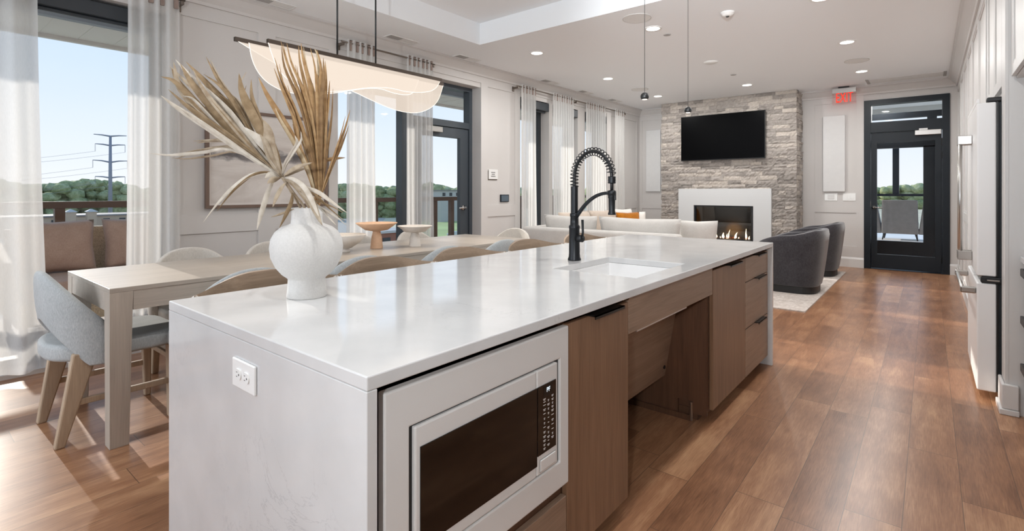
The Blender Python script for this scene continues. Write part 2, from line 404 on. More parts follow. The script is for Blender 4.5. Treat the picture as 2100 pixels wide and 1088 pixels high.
    def slab_hole(s, x0, x1, y0, y1, z0, z1, hx0, hx1, hy0, hy1):
        """slab with a rectangular hole, one welded shell"""
        out = [(x0, y0), (x1, y0), (x1, y1), (x0, y1)]; inn = [(hx0, hy0), (hx1, hy0), (hx1, hy1), (hx0, hy1)]
        V = {}
        for nm, ring in (('o', out), ('i', inn)):
            for z in (0, 1): V[nm, z] = [s.bm.verts.new((x, y, z1 if z else z0)) for x, y in ring]
        for i in range(4):
            j = (i + 1) % 4
            s.bm.faces.new((V['o', 1][i], V['o', 1][j], V['i', 1][j], V['i', 1][i]))
            s.bm.faces.new((V['o', 0][j], V['o', 0][i], V['i', 0][i], V['i', 0][j]))
            s.bm.faces.new((V['o', 0][i], V['o', 0][j], V['o', 1][j], V['o', 1][i]))
            s.bm.faces.new((V['i', 0][j], V['i', 0][i], V['i', 1][i], V['i', 1][j]))
        return s

def wloc(o):
    v = Vector((0, 0, 0))
    while o is not None: v += o.location; o = o.parent
    return v
def obj(name, b, mat, parent=None, bevel=0, seg=2, smooth=False, solid=0, sub=0, normals=True):
    bm = b.bm if isinstance(b, BM) else b
    if parent is not None:
        off = wloc(parent)
        if off.length: bmesh.ops.translate(bm, verts=bm.verts, vec=-off)
    if normals: bmesh.ops.recalc_face_normals(bm, faces=bm.faces)
    me = bpy.data.meshes.new(name); bm.to_mesh(me); bm.free()
    me.materials.append(MATS[mat])
    if smooth:
        for p in me.polygons: p.use_smooth = True
    o = bpy.data.objects.new(name, me); COL.objects.link(o)
    if parent is not None: o.parent = parent
    if solid:
        m = o.modifiers.new('thick', 'SOLIDIFY'); m.thickness = solid; m.offset = 0
    if bevel:
        m = o.modifiers.new('bevel', 'BEVEL'); m.width = bevel; m.segments = seg; m.limit_method = 'ANGLE'; m.angle_limit = math.radians(40)
    if sub:
        m = o.modifiers.new('sub', 'SUBSURF'); m.levels = sub; m.render_levels = sub
    return o
def tag(o, label=None, cat=None, group=None, kind=None):
    if label: o['label'] = label
    if cat: o['category'] = cat
    if group: o['group'] = group
    if kind: o['kind'] = kind
    return o
def thing(name, label, cat, loc=(0, 0, 0), group=None):
    o = bpy.data.objects.new(name, None); COL.objects.link(o); o.location = loc; o.empty_display_size = .05
    return tag(o, label, cat, group)
def struct(name, b, mat, parent=None, label=None, cat=None, **k):
    o = obj(name, b, mat, parent, **k)
    if parent is None: o['kind'] = 'structure'
    if label: o['label'] = label
    if cat: o['category'] = cat
    return o
def copy_tree(o, loc=None, rotz=None, label=None, group=None):
    c = o.copy(); COL.objects.link(c)
    if loc is not None: c.location = loc
    if rotz is not None: c.rotation_euler = (0, 0, rotz)
    if label: c['label'] = label
    if group: c['group'] = group
    for ch in o.children:
        d = copy_tree(ch); d.parent = c
    return c
def text_obj(name, s, size, loc, rot, mat, parent, extrude=.0008, align='CENTER', sx=1.0):
    cu = bpy.data.curves.new(name, 'FONT'); cu.body = s; cu.size = size; cu.extrude = extrude; cu.align_x = align; cu.align_y = 'CENTER'
    t = bpy.data.objects.new(name + '_src', cu); COL.objects.link(t)
    dg = bpy.context.evaluated_depsgraph_get(); me = bpy.data.meshes.new_from_object(t.evaluated_get(dg))
    bpy.data.objects.remove(t); bpy.data.curves.remove(cu)
    M = Matrix.LocRotScale(Vector(loc) - (wloc(parent) if parent else Vector()), None, None) @ __import__('mathutils').Euler(rot).to_matrix().to_4x4() @ Matrix.Diagonal((sx, 1, 1, 1))
    me.transform(M); me.materials.clear(); me.materials.append(MATS[mat])
    o = bpy.data.objects.new(name, me); COL.objects.link(o)
    if parent: o.parent = parent
    return o
def pillow_bm(b, c, w, h, t, ax='Y', n=12, tilt=0.0):
    """soft square cushion centred at c, w wide, h tall, t thick; ax = direction of its thickness"""
    c = Vector(c); verts = {}
    for sgn in (1, -1):
        for i in range(n + 1):
            for j in range(n + 1):
                u, v = i / n * 2 - 1, j / n * 2 - 1
                edge = (1 - abs(u) ** 2.6) * (1 - abs(v) ** 2.6)
                d = t / 2 * max(0, edge) ** .45
                pu = u * w / 2 * (1 - .07 * (1 - abs(v)) ** 1 * abs(u)); pv = v * h / 2 * (1 - .07 * (1 - abs(u)) * abs(v))
                key = (i, j) if (i in (0, n) or j in (0, n)) else (i, j, sgn)
                if key in verts: continue
                q = Vector((pu, sgn * d, pv)) if ax == 'Y' else Vector((sgn * d, pu, pv))
                if tilt: q = Matrix.Rotation(tilt, 3, 'X' if ax == 'Y' else 'Y') @ q
                verts[key] = b.bm.verts.new(c + q)
    def g(i, j, s): return verts.get((i, j)) or verts[(i, j, s)]
    for sgn in (1, -1):
        for i in range(n):
            for j in range(n):
                f = [g(i, j, sgn), g(i + 1, j, sgn), g(i + 1, j + 1, sgn), g(i, j + 1, sgn)]
                b.bm.faces.new(f if sgn < 0 else f[::-1])
    return b
# ------------------------------------------------------------------ room dimensions
WX = -4.64; WO = -4.92; FY = 9.85; RX = .33; CZ = 2.87; BY = -3.2
OPEN = [(-.45, 1.42, 0.03, 2.62), (2.9, 5.03, 0.0, 2.60), (5.87, 6.62, .10, 2.60), (6.72, 7.47, .10, 2.60), (7.70, 8.46, .10, 2.60)]

b = BM(); b.box(WO, 1.3, BY - .1, 10.0, -.12, 0)
struct('floor', b, 'plank_floor')
# ceiling with a raised tray over dining table and island
b = BM()
tx0, tx1, ty0, ty1, tz = -3.93, -.30, -2.6, 4.25, 3.11
b.slab_hole(WO, 1.3, BY - .1, 10.0, CZ, CZ + .05, tx0, tx1, ty0, ty1)
for a in ((tx0 - .05, tx0, ty0, ty1), (tx1, tx1 + .05, ty0, ty1), (tx0 - .05, tx1 + .05, ty0 - .05, ty0), (tx0 - .05, tx1 + .05, ty1, ty1 + .05)):
    b.box(a[0], a[1], a[2], a[3], CZ + .05, tz)
b.box(tx0 - .05, tx1 + .05, ty0 - .05, ty1 + .05, tz, tz + .05)
struct('ceiling', b, 'ceiling_paint')

# left wall: base wall with openings plus raised stiles and rails
b = BM(); y = BY - .1
for (a, c, z0, z1) in OPEN:
    b.box(WO, WX, y, a, 0, CZ + .02)
    b.box(WO, WX, a, c, z1, CZ + .02)
    if z0 > 0: b.box(WO, WX, a, c, -.02, z0)
    y = c
b.box(WO, WX, y, 9.99, 0, CZ + .02)
T = .013
def boards(b, y0, y1, stiles):
    for z0, z1 in ((0, .13), (.875, 1.03), (2.63, CZ)): b.box(WX, WX + T, y0, y1, z0, z1)
    for s0, s1 in stiles:
        for z0, z1 in ((.13, .875), (1.03, 2.63)): b.box(WX, WX + T, s0, s1, z0, z1)
boards(b, 1.42, 2.9, ((1.42, 1.50), (2.11, 2.265), (2.80, 2.9)))
boards(b, 5.03, 5.87, ((5.03, 5.164), (5.753, 5.87)))
boards(b, 8.46, 9.85, ((8.46, 8.62), (9.0, 9.14), (9.70, 9.85)))
for a, c in ((-.45, 1.42), (2.9, 5.03), (5.87, 8.46)): b.box(WX, WX + T, a, c, 2.66, CZ)
struct('wall_left', b, 'wall_paint')
b = BM(); 
for a, c in ((1.42, 2.9), (5.03, 5.87), (8.46, 9.85)): b.box(WX + T, WX + T + .014, a, c, 0, .12).box(WX + T, WX + T + .008, a, c, .12, .14)
struct('baseboard_left', b, 'wall_paint')

# far wall with a glazed door opening
DX0, DX1, DZ = -.806, .232, 2.65
b = BM()
b.box(WX, DX0, FY, FY + .14, 0, CZ + .02); b.box(DX1, 1.3, FY, FY + .14, 0, CZ + .02); b.box(DX0, DX1, FY, FY + .14, DZ, CZ + .02)
for x0, x1 in ((WX, -3.9), (-1.66, DX0)):
    for z0, z1 in ((0, .13), (.335, .30), (.87, .97), (2.655, CZ)):
        if z0 < z1: b.box(x0, x1, FY - T, FY, z0, z1)
b.box(-1.66, DX0, FY - T, FY, .13, .335); b.box(WX, -3.9, FY - T, FY, .13, .335)
for s0, s1 in ((-1.66, -1.487), (-.905, DX0), (WX, -4.57), (-3.99, -3.9)):
    for z0, z1 in ((.335, .87), (.97, 2.655)): b.box(s0, s1, FY - T, FY, z0, z1)
struct('wall_far', b, 'wall_paint')
b = BM()
for x0, x1 in ((WX, -3.95), (-1.68, DX0), (DX1, RX)): b.box(x0, x1, FY - T - .016, FY - T, 0, .13).prism([(FY - T - .016, .13), (FY - T, .13), (FY - T, .16)], 'X', x0, x1)
struct('baseboard_far', b, 'trim_white')

# right wall beyond the refrigerator, with tall raised panels
b = BM(); b.box(RX, 1.3, 5.06, 9.99, 0, CZ + .02)
for z0, z1 in ((0, .16), (.87, .97), (2.66, CZ)): b.box(RX - T, RX, 5.06, FY, z0, z1)
ys = [5.06 + k * (FY - 5.06) / 6 for k in range(7)]
for i, yy in enumerate(ys):
    a0, a1 = max(5.06, yy - .06), min(FY, yy + .06)
    for z0, z1 in ((.16, .87), (.97, 2.66)): b.box(RX - T, RX, a0, a1, z0, z1)
for i in range(6):
    b.frame('X', RX - .008, RX, ys[i] + .06, ys[i + 1] - .06, .97, 2.66, .018)
struct('wall_right', b, 'trim_white')
b = BM(); b.box(RX - T - .014, RX - T, 5.08, FY, 0, .12); struct('baseboard_right', b, 'trim_white')
# kitchen end behind the camera and the side behind the counter
b = BM(); b.box(WO, 1.3, BY - .1, BY, 0, CZ + .3); struct('wall_back', b, 'wall_paint')
b = BM(); b.box(1.05, 1.3, BY, 5.06, 0, CZ + .02); struct('wall_kitchen', b, 'trim_white')

# crown mouldings
def crown_profile(x, s):
    return [(x, CZ), (x + s * .105, CZ), (x + s * .105, CZ - .018), (x + s * .085, CZ - .03), (x + s * .05, CZ - .072), (x + s * .022, CZ - .10), (x + s * .016, CZ - .125), (x, CZ - .125)]
b = BM(); b.prism(crown_profile(WX + T, 1), 'Y', BY, FY); struct('trim_1', b, 'wall_paint')
b = BM(); b.prism(crown_profile(FY - T, -1), 'X', WX, -3.95).prism(crown_profile(FY - T, -1), 'X', -1.69, RX); struct('trim_2', b, 'wall_paint')
b = BM(); b.prism(crown_profile(RX - T, -1), 'Y', BY, FY); struct('trim_3', b, 'trim_white')

# ------------------------------------------------------------------ windows in the left wall
def window(name, y0, y1, z0, z1, label, fw=.07, mid=None):
    w = BM(); w.frame('X', -4.90, -4.80, y0, y1, z0, z1, fw)
    if mid: w.box(-4.90, -4.80, mid[0], mid[1], z0 + fw, z1 - fw)
    o = struct(name, w, 'frame_dark', label=label, cat='window')
    g = BM(); spans = [(y0 + fw, y1 - fw)] if not mid else [(y0 + fw, mid[0]), (mid[1], y1 - fw)]
    for a, c in spans: g.box(-4.856, -4.850, a, c, z0 + fw, z1 - fw)
    obj('pane', g, 'window_glass', o)
    return o
window('window_1', -.45, 1.42, .03, 2.62, 'tall dark framed window behind the sheer curtains at the near end of the dining table', .06)
window('window_3', 5.87, 6.62, .10, 2.6, 'dark framed window between curtains, nearest the wall thermostat', .075)
window('window_4', 6.72, 7.47, .10, 2.6, 'dark framed window, middle one behind the sofa', .075)
window('window_5', 7.70, 8.46, .10, 2.6, 'dark framed window behind the sofa, nearest the fireplace', .075)
# side light + glazed balcony door
w = BM(); w.frame('X', -4.90, -4.80, 2.9, 3.95, 0, 2.6, .07); w.box(-4.90, -4.79, 3.84, 3.95, 0, 2.6)
o = struct('window_2', w, 'door_grey', label='dark framed tall side window left of the balcony door', cat='window')
g = BM(); g.box(-4.856, -4.850, 2.97, 3.84, .07, 2.53); obj('pane', g, 'window_glass', o)
w = BM(); w.frame('X', -4.90, -4.79, 3.951, 5.03, 0, 2.6, .055); w.box(-4.90, -4.79, 4.0, 4.98, 2.05, 2.13)
dr = struct('door_1', w, 'door_grey', label='dark grey glazed balcony door with transom beside the dining table', cat='door')
lf = BM(); lf.frame('X', -4.87, -4.81, 4.01, 4.972, .015, 2.045, .15, .24, .13); lf = obj('door_leaf', lf, 'door_grey', dr, bevel=.003)
g = BM(); g.box(-4.845, -4.838, 4.16, 4.822, .255, 1.915); obj('pane', g, 'window_glass', lf)
g = BM(); g.box(-4.856, -4.850, 4.006, 4.974, 2.13, 2.545); obj('transom_pane', g, 'window_glass', dr)
cl = BM(); cl.box(-4.81, -4.755, 4.18, 4.46, 1.96, 2.03); cl = tag(obj('door_closer', cl, 'brushed_nickel', lf, bevel=.006), 'silver door closer')
h = BM(); h.lathe([(.0, 0), (.034, 0), (.034, .012), (.014, .016), (.014, .05), (0, .05)], (-4.81, 4.88, 1.0), 24, 'X').tube([(-4.765, 4.88, 1.0), (-4.765, 4.77, 1.0)], .011, 12)
tag(obj('door_handle', h, 'chrome', lf, smooth=True), 'chrome lever handle')

# roller shade cassettes at window heads
def shade(y0, y1, x0, x1, z0, z1, label):
    t = thing('roller_shade', label, 'roller blind', (x0, (y0 + y1) / 2, z0), 'roller shades on the left wall')
    c = BM(); c.box(x0, x1, y0, y1, z0 + .025, z1); obj('cassette', c, 'frame_dark', t, bevel=.006)
    c = BM(); c.box((x0 + x1) / 2 - .012, (x0 + x1) / 2 + .012, y0 + .03, y1 - .03, z0, z0 + .025); obj('hem_bar', c, 'frame_dark', t, bevel=.004)
shade(-.40, 1.40, -4.79, -4.69, 2.47, 2.60, 'wide dark roller shade at the head of the window nearest the viewer')
shade(5.88, 6.61, -4.76, -4.63, 2.44, 2.585, 'dark roller shade at the head of the window nearest the thermostat')
shade(6.73, 7.46, -4.76, -4.63, 2.44, 2.585, 'dark roller shade at the head of the middle window behind the sofa')
shade(7.71, 8.45, -4.76, -4.63, 2.44, 2.585, 'dark roller shade at the head of the window nearest the fireplace')

# ------------------------------------------------------------------ far door with transom and vestibule behind
w = BM(); w.frame('Y', FY - .02, FY + .15, DX0, DX1, 0, DZ, .085, 0.001, .075); w.box(DX0 + .085, DX1 - .085, FY - .01, FY + .14, 2.14, 2.30)
# transom sits between z 2.30 and 2.575
d2 = struct('door_2', w, 'frame_black', label='black framed glass door with transom at the far end of the room', cat='door')
lf = BM(); lf.frame('Y', FY + .02, FY + .07, -.715, .142, .015, 2.135, .075, .22, .16); lf = obj('door_leaf', lf, 'frame_black', d2, bevel=.003)
g = BM(); g.box(-.64, .067, FY + .042, FY + .048, .235, 1.975); obj('pane', g, 'window_glass', lf)
g = BM(); g.box(-.721, .147, FY + .055, FY + .061, 2.30, 2.575); obj('transom_pane', g, 'window_glass', d2)
h = BM(); h.lathe([(0, 0), (.028, 0), (.028, -.01), (.012, -.014), (.012, -.05), (0, -.05)], (-.68, FY + .02, .965), 20, 'Y').tube([(-.68, FY - .025, .965), (-.56, FY - .025, .965)], .010, 12)
tag(obj('door_handle', h, 'chrome', lf, smooth=True), 'chrome lever handle')
k = BM(); k.box(-.745, -.718, FY + .0, FY + .02, .97, 1.06); tag(obj('strike_box', k, 'brushed_nickel', d2, bevel=.004), 'small silver latch box')
c = BM(); c.box(-.17, .135, FY - .05, FY + .019, 2.06, 2.135); c = tag(obj('door_closer', c, 'brushed_nickel', lf, bevel=.005), 'silver door closer')
c2 = BM(); c2.box(-.12, -.02, FY - .04, FY - .012, 2.136, 2.16); obj('closer_arm', c2, 'brushed_nickel', c)
for z in (.2, 1.75, 1.95):
    h = BM(); h.tube([(.146, FY + .012, z - .05), (.146, FY + .012, z + .05)], .009, 10); obj('hinge', h, 'dark_handle', lf)
# vestibule
b = BM(); b.box(-1.4, DX0, FY + .14, 11.35, 0, 2.9).box(.55, .65, FY + .14, 11.35, 0, 2.9); b.box(DX0, DX0 + .001, FY + .14, FY + .141, 0, .01)
struct('wall_vestibule', b, 'trim_white')
b = BM(); b.box(-1.4, .65, FY + .14, 11.3, 2.86, 2.95); struct('ceiling_vestibule', b, 'ceiling_paint')
w = BM(); w.box(-1.4, .65, 11.3, 11.4, 2.50, 2.60); w.box(-.082, .09, 11.3, 11.38, .0, 2.0).box(-1.2, -1.02, 11.3, 11.38, 0, 2.0)
w.box(-1.02, -.082, 11.3, 11.38, 0, .335).box(-1.2, .09, 11.3, 11.38, 1.98, 2.12).box(.09, .65, 11.3, 11.4, 0, 2.12).box(-.03, .1, 11.3, 11.4, 2.12, 2.5)
d3 = struct('door_3', w, 'frame_black', label='outer black framed porch door seen through the far glass door', cat='door')
g = BM(); g.box(-1.02, -.082, 11.335, 11.341, .335, 1.98); obj('pane', g, 'window_glass', d3)
t = thing('recessed_downlight', 'lit recessed downlight in the vestibule ceiling, seen through the transom', 'downlight', (-.62, 11.0, 2.86), 'recessed downlights in the ceiling')
b = BM(); b.lathe([(.066, -.006), (.085, -.006), (.088, 0), (.066, 0)], (-.62, 11.0, 2.86), 28); obj('trim_ring', b, 'plastic_white', t, smooth=True)
b = BM(); b.lathe([(0, -.004), (.066, -.004), (.066, 0), (0, 0)], (-.62, 11.0, 2.86), 24); obj('lens', b, 'downlight_lens', t)
light('downlight_or_fill_lamp', 'AREA', (-.62, 11.0, 2.848), 12, (1, .985, .96), shape='DISK', size=.13)
b = BM(); b.box(-1.4, .65, FY + .14, 11.3, -.12, 0.0); struct('floor_vestibule', b, 'frame_dark')

# ------------------------------------------------------------------ stone chimney breast
b = BM(); CX0, CX1, CY = -3.945, -1.68, 9.37
FX0, FX1, FZ0, FZ1 = -3.33, -2.345, .36, .965
b.box(CX0 + .01, FX0, CY, FY, 0, CZ).box(FX1, CX1 - .01, CY, FY, 0, CZ).box(FX0, FX1, CY, FY, FZ1, CZ).box(FX0, FX1, CY, FY, 0, FZ0)
bm = b.bm
lay = bm.verts.layers.float.new('tone')
rs = random.Random(11)
def stone(x0, x1, z0, z1, dep, plane, tone):
    nu = max(2, int((x1 - x0) / .03)); nv = 2
    seed = rs.random() * 100
    def P(u, v, d): return (u, CY - d, v) if plane == 'Y' else (CX1 - .0 + d, u, v)
    g = []
    for i in range(nu + 1):
        col = []
        for j in range(nv + 1):
            u = x0 + (x1 - x0) * i / nu; v = z0 + (z1 - z0) * j / nv
            e = 0.0 if 0 < i < nu and 0 < j < nv else .006
            d = dep - e + .019 * noise.noise(Vector((u * 34 + seed, v * 34, seed))) + (.006 * rs.random())
            vv = bm.verts.new(P(u, v, max(.004, d))); vv[lay] = tone; col.append(vv)
        g.append(col)
    for i in range(nu):
        for j in range(nv): bm.faces.new((g[i][j], g[i + 1][j], g[i + 1][j + 1], g[i][j + 1]))
    edge = [g[i][0] for i in range(nu + 1)] + [g[nu][j] for j in range(1, nv + 1)] + [g[i][nv] for i in range(nu - 1, -1, -1)] + [g[0][j] for j in range(nv - 1, 0, -1)]
    back = []
    for vtx in edge:
        q = vtx.co.copy()
        if plane == 'Y': q.y = CY + .002
        else: q.x = CX1 - .012
        w_ = bm.verts.new(q); w_[lay] = tone; back.append(w_)
    n = len(edge)
    for i in range(n): bm.faces.new((edge[i], edge[(i + 1) % n], back[(i + 1) % n], back[i]))
z = 0.0; rows = 0
while z < CZ - .005:
    h = min(rs.choice((.045, .055, .062, .07, .075)), CZ - z)
    x = CX0 - rs.random() * .02
    while x < CX1 - .01:
        w_ = rs.uniform(.10, .34); x1 = min(x + w_, CX1 + .01)
        if CX1 - x1 < .08: x1 = CX1 + .01
        if not (z > .18 and z + h < 1.26 and x > -3.60 and x1 < -2.04) and not (z < .2 and x > FX0 and x1 < FX1):
            stone(x, x1, z, z + h - .002, rs.uniform(.008, .026), 'Y', rs.random())
        x = x1
    yy = CY
    while yy < FY - .02:
        w_ = rs.uniform(.12, .3); y1 = min(yy + w_, FY - .016)
        stone(yy, y1, z, z + h - .002, rs.uniform(.006, .022), 'X', rs.random()); yy = y1
        if FY - yy < .05: break
    z += h
struct('wall_chimney', b, 'ledger_stone')

# firebox, surround, flames
t = thing('fireplace', 'white slab fireplace surround with glass-fronted linear fire under the television', 'fireplace', (-2.82, 9.36, 0))
s = BM(); s.frame('Y', 9.305, 9.362, -3.605, -2.034, .10, 1.262, .28, .26, .297); obj('surround', s, 'surround_slab', t, bevel=.003)
s = BM()
s.box(FX0 + .004, FX1 - .004, 9.74, 9.76, FZ0, FZ1).box(FX0 + .004, FX0 + .02, 9.37, 9.74, FZ0, FZ1).box(FX1 - .02, FX1 - .004, 9.37, 9.74, FZ0, FZ1).box(FX0 + .02, FX1 - .02, 9.37, 9.74, FZ0, FZ0 + .012).box(FX0 + .02, FX1 - .02, 9.37, 9.74, FZ1 - .012, FZ1)
fb = tag(obj('firebox', s, 'fire_interior', t), 'black firebox')
s = BM(); s.frame('Y', 9.335, 9.369, -3.325, -2.314, .36, .965, .02); obj('firebox_trim', s, 'frame_black', fb)
s = BM(); s.box(FX0 + .02, FX1 - .02, 9.372, 9.377, FZ0 + .01, FZ1 - .012); obj('glass_front', s, 'fire_glass', fb)
s = BM(); rs = random.Random(3)
for i in range(140):
    x = rs.uniform(FX0 + .04, FX1 - .04); yy = rs.uniform(9.45, 9.62); r = rs.uniform(.008, .018)
    s.lathe([(0, -r), (r, 0), (0, r * .9)], (x, yy, FZ0 + .02), 6)
eb = tag(obj('ember_bed', s, 'ember', t), 'bed of brown glowing pebbles', kind='stuff')
s = BM()
for i in range(26):
    x = rs.uniform(FX0 + .06, FX1 - .06); yy = rs.uniform(9.46, 9.6); r = .010
    s.lathe([(0, -r), (r, 0), (0, r)], (x, yy, FZ0 + .034), 6)
tag(obj('glowing_coals', s, 'ember_glow', eb), kind='stuff')
for (fx, fh, lean, fr) in [(a, b_ * 1.2, c, d * 1.1) for a, b_, c, d in ((-3.25, .11, .02, .017), (-3.17, .05, -.02, .010), (-3.10, .035, .02, .01), (-3.05, .045, -.01, .010), (-2.985, .085, .005, .020), (-2.91, .03, .0, .008), (-2.865, .085, .01, .022), (-2.80, .07, .01, .013), (-2.775, .13, .03, .010), (-2.66, .10, .04, .019), (-2.60, .03, .01, .01), (-2.475, .155, .0, .014), (-2.43, .05, .01, .013))]:
    f = BM(); yy = 9.50
    f.tube([(fx, yy, FZ0 + .02), (fx + lean * .2, yy, FZ0 + .02 + fh * .25), (fx + lean * .4 - .004, yy, FZ0 + .02 + fh * .55), (fx + lean, yy, FZ0 + .02 + fh)], [fr * .6, fr, fr * .6, .001], 10)
    obj('flame', f, 'flame', t, smooth=True)
fl2 = light('fire_glow', 'POINT', (-2.8, 9.55, .5), 7, (1, .45, .15), shadow_soft_size=.15)

# television
t = thing('television', 'black flat wall television hung on the grey stone chimney', 'television', (-2.83, 9.31, 1.77))
s = BM(); s.box(-3.54, -2.116, 9.262, 9.30, 1.768, 2.574); obj('housing', s, 'black_plastic', t, bevel=.006)
s = BM(); s.box(-3.53, -2.126, 9.2595, 9.2625, 1.783, 2.566); obj('screen', s, 'tv_screen', t)
s = BM(); s.box(-3.1, -2.55, 9.30, 9.365, 1.95, 2.4); obj('wall_mount', s, 'black_plastic', t)
# ------------------------------------------------------------------ kitchen island
IX0, IX1, IY0, IY1, IZ = -1.953, -.853, .598, 3.962, .861
SX0, SX1, SY0, SY1 = -1.37, -.95, 1.985, 2.53
t = thing('island_worktop', 'white veined quartz island worktop with waterfall ends', 'worktop', (-1.4, 2.28, 0))
b = BM(); b.slab_hole(IX0, IX1, IY0, IY1, IZ - .03, IZ, SX0, SX1, SY0, SY1); obj('slab', b, 'white_quartz', t, bevel=.003)
b = BM(); b.box(IX0, IX1, IY0, IY0 + .025, 0, IZ - .0301); obj('waterfall_end', b, 'white_quartz', t, bevel=.002)
b = BM(); b.box(IX0, IX1, IY1 - .025, IY1, 0, IZ - .0301); obj('waterfall_end', b, 'white_quartz', t, bevel=.002)
FX = -.882   # door fronts
BXK = -1.50
def pull(y0, y1, z, parent):
    h = BM(); h.box(FX - .012, FX + .026, y0, y1, z, z + .0035).box(FX + .0225, FX + .026, y0, y1, z - .008, z + .0035)
    obj('edge_pull', h, 'dark_handle', parent)
# microwave cabinet
t = thing('base_cabinet', 'walnut-toned island cabinet that houses the built-in microwave, with a low drawer', 'cabinet', (-1.2, .99, 0), 'island cabinets')
b = BM(); b.box(BXK, FX - .022, .6235, .648, 0, .83).box(BXK, FX - .022, 1.336, 1.352, .06, .83).box(BXK, FX - .022, .648, 1.336, .812, .83).box(BXK, BXK + .016, .648, 1.336, .06, .812).box(BXK, FX - .022, .648, 1.336, .262, .30)
b.box(-.93, FX - .022, .648, 1.336, .30, .318)
obj('carcass', b, 'cabinet_inside', t)
b = BM(); b.box(FX - .02, FX, .632, 1.352, .07, .272); d = obj('drawer_front', b, 'cabinet_oak_flat', t, bevel=.0015)
b = BM(); b.box(BXK, -.96, .65, 1.336, 0, .058); obj('toe_kick', b, 'cabinet_inside', t)
# door cabinet next to microwave
def door_cab(y0, y1, label, hy0, hy1, mat='cabinet_oak'):
    t = thing('base_cabinet', label, 'cabinet', (-1.2, (y0 + y1) / 2, 0), 'island cabinets')
    b = BM(); b.box(BXK, FX - .022, y0, y0 + .016, .06, .83).box(BXK, FX - .022, y1 - .016, y1, .06, .83).box(BXK, FX - .022, y0 + .016, y1 - .016, .06, .076).box(BXK, FX - .022, y0 + .016, y1 - .016, .814, .83).box(BXK, BXK + .012, y0 + .016, y1 - .016, .076, .814)
    obj('carcass', b, 'cabinet_inside', t)
    b = BM(); b.box(FX - .02, FX, y0 + .004, y1 - .003, .07, .806); d = obj('door', b, mat, t, bevel=.0015); pull(hy0, hy1, .8065, d)
    b = BM(); b.box(BXK, -.96, y0, y1, 0, .058); obj('toe_kick', b, 'cabinet_inside', t)
    return t
door_cab(1.354, 1.780, 'walnut-toned island cabinet with one tall door, between the microwave and the open knee space', 1.49, 1.70)
door_cab(2.752, 3.362, 'walnut-toned island cabinet with one tall door, between the open knee space and the drawers', 2.99, 3.22)
# drawer stack
t = thing('base_cabinet', 'island cabinet with three stacked drawers at the end nearest the dark armchairs', 'cabinet', (-1.2, 3.65, 0), 'island cabinets')
b = BM(); b.box(BXK, FX - .022, 3.364, 3.38, .06, .83).box(BXK, FX - .022, 3.918, 3.934, .06, .83).box(BXK, BXK + .012, 3.38, 3.918, .06, .83).box(BXK, FX - .022, 3.38, 3.918, .06, .076).box(BXK, FX - .022, 3.38, 3.918, .814, .83)
obj('carcass', b, 'cabinet_inside', t)
for z0, z1 in ((.07, .365), (.370, .655), (.660, .806)):
    b = BM(); b.box(FX - .02, FX, 3.367, 3.932, z0, z1); d = obj('drawer', b, 'cabinet_oak_flat', t, bevel=.0015); pull(3.59, 3.80, z1 + .0005, d)
b = BM(); b.box(BXK, -.96, 3.364, 3.934, 0, .058); obj('toe_kick', b, 'cabinet_inside', t)
# knee space with apron and sloping cover
t = thing('knee_space_unit', 'open knee space under the sink with wooden apron and sloping panel', 'cabinet', (-1.2, 2.26, 0), 'island cabinets')
b = BM(); b.box(FX - .02, FX, 1.785, 2.747, .682, .822); obj('apron', b, 'cabinet_oak_flat', t, bevel=.0015)
sx = BM(); sx.prism([(-1.03, .80), (-1.047, .80), (-1.149, .21), (-1.132, .21)], 'Y', 1.79, 2.727); sp_ = obj('sloping_panel', sx, 'cabinet_oak_flat', t)
k = BM(); k.lathe([(0, 0), (.010, 0), (.010, .006), (0, .006)], (-1.123, 2.69, .265), 14, 'X'); obj('screw_cap', k, 'matte_black', sp_)
b = BM(); b.prism([(BXK, 0), (-1.06, 0), (-1.06, .10), (-.99, .10), (-.99, .04), (FX - .024, .04), (FX - .024, .80), (BXK, .80)], 'Y', 2.73, 2.746)
obj('side_panel', b, 'cabinet_inside', t)
b = BM(); b.box(BXK, FX - .024, 1.783, 1.789, .04, .80); obj('side_panel', b, 'cabinet_inside', t)
b = BM(); b.box(BXK, BXK + .014, 1.79, 2.729, .0, .80); obj('back_panel', b, 'cabinet_inside', t)
b = BM(); b.box(BXK + .015, -.99, 2.716, 2.729, 0, .03); obj('floor_strip', b, 'cabinet_inside', t)
k = BM(); k.tube([(-.985, 2.722, 0.002), (-.985, 2.722, .10)], .008, 10); tag(obj('steel_corner_guard', k, 'brushed_nickel', t), 'silver corner guard')
k = BM(); k.lathe([(0, 0), (.006, 0), (.006, -.004), (0, -.004)], (-1.14, 2.73, .30), 12, 'Y'); obj('screw_cap', k, 'brushed_nickel', t)
b = BM(); b.box(BXK - .02, BXK - .002, .63, 3.93, 0, .83); tag(obj('island_back_panel', b, 'cabinet_oak'), 'long wooden back panel of the island facing the stools', 'panel')

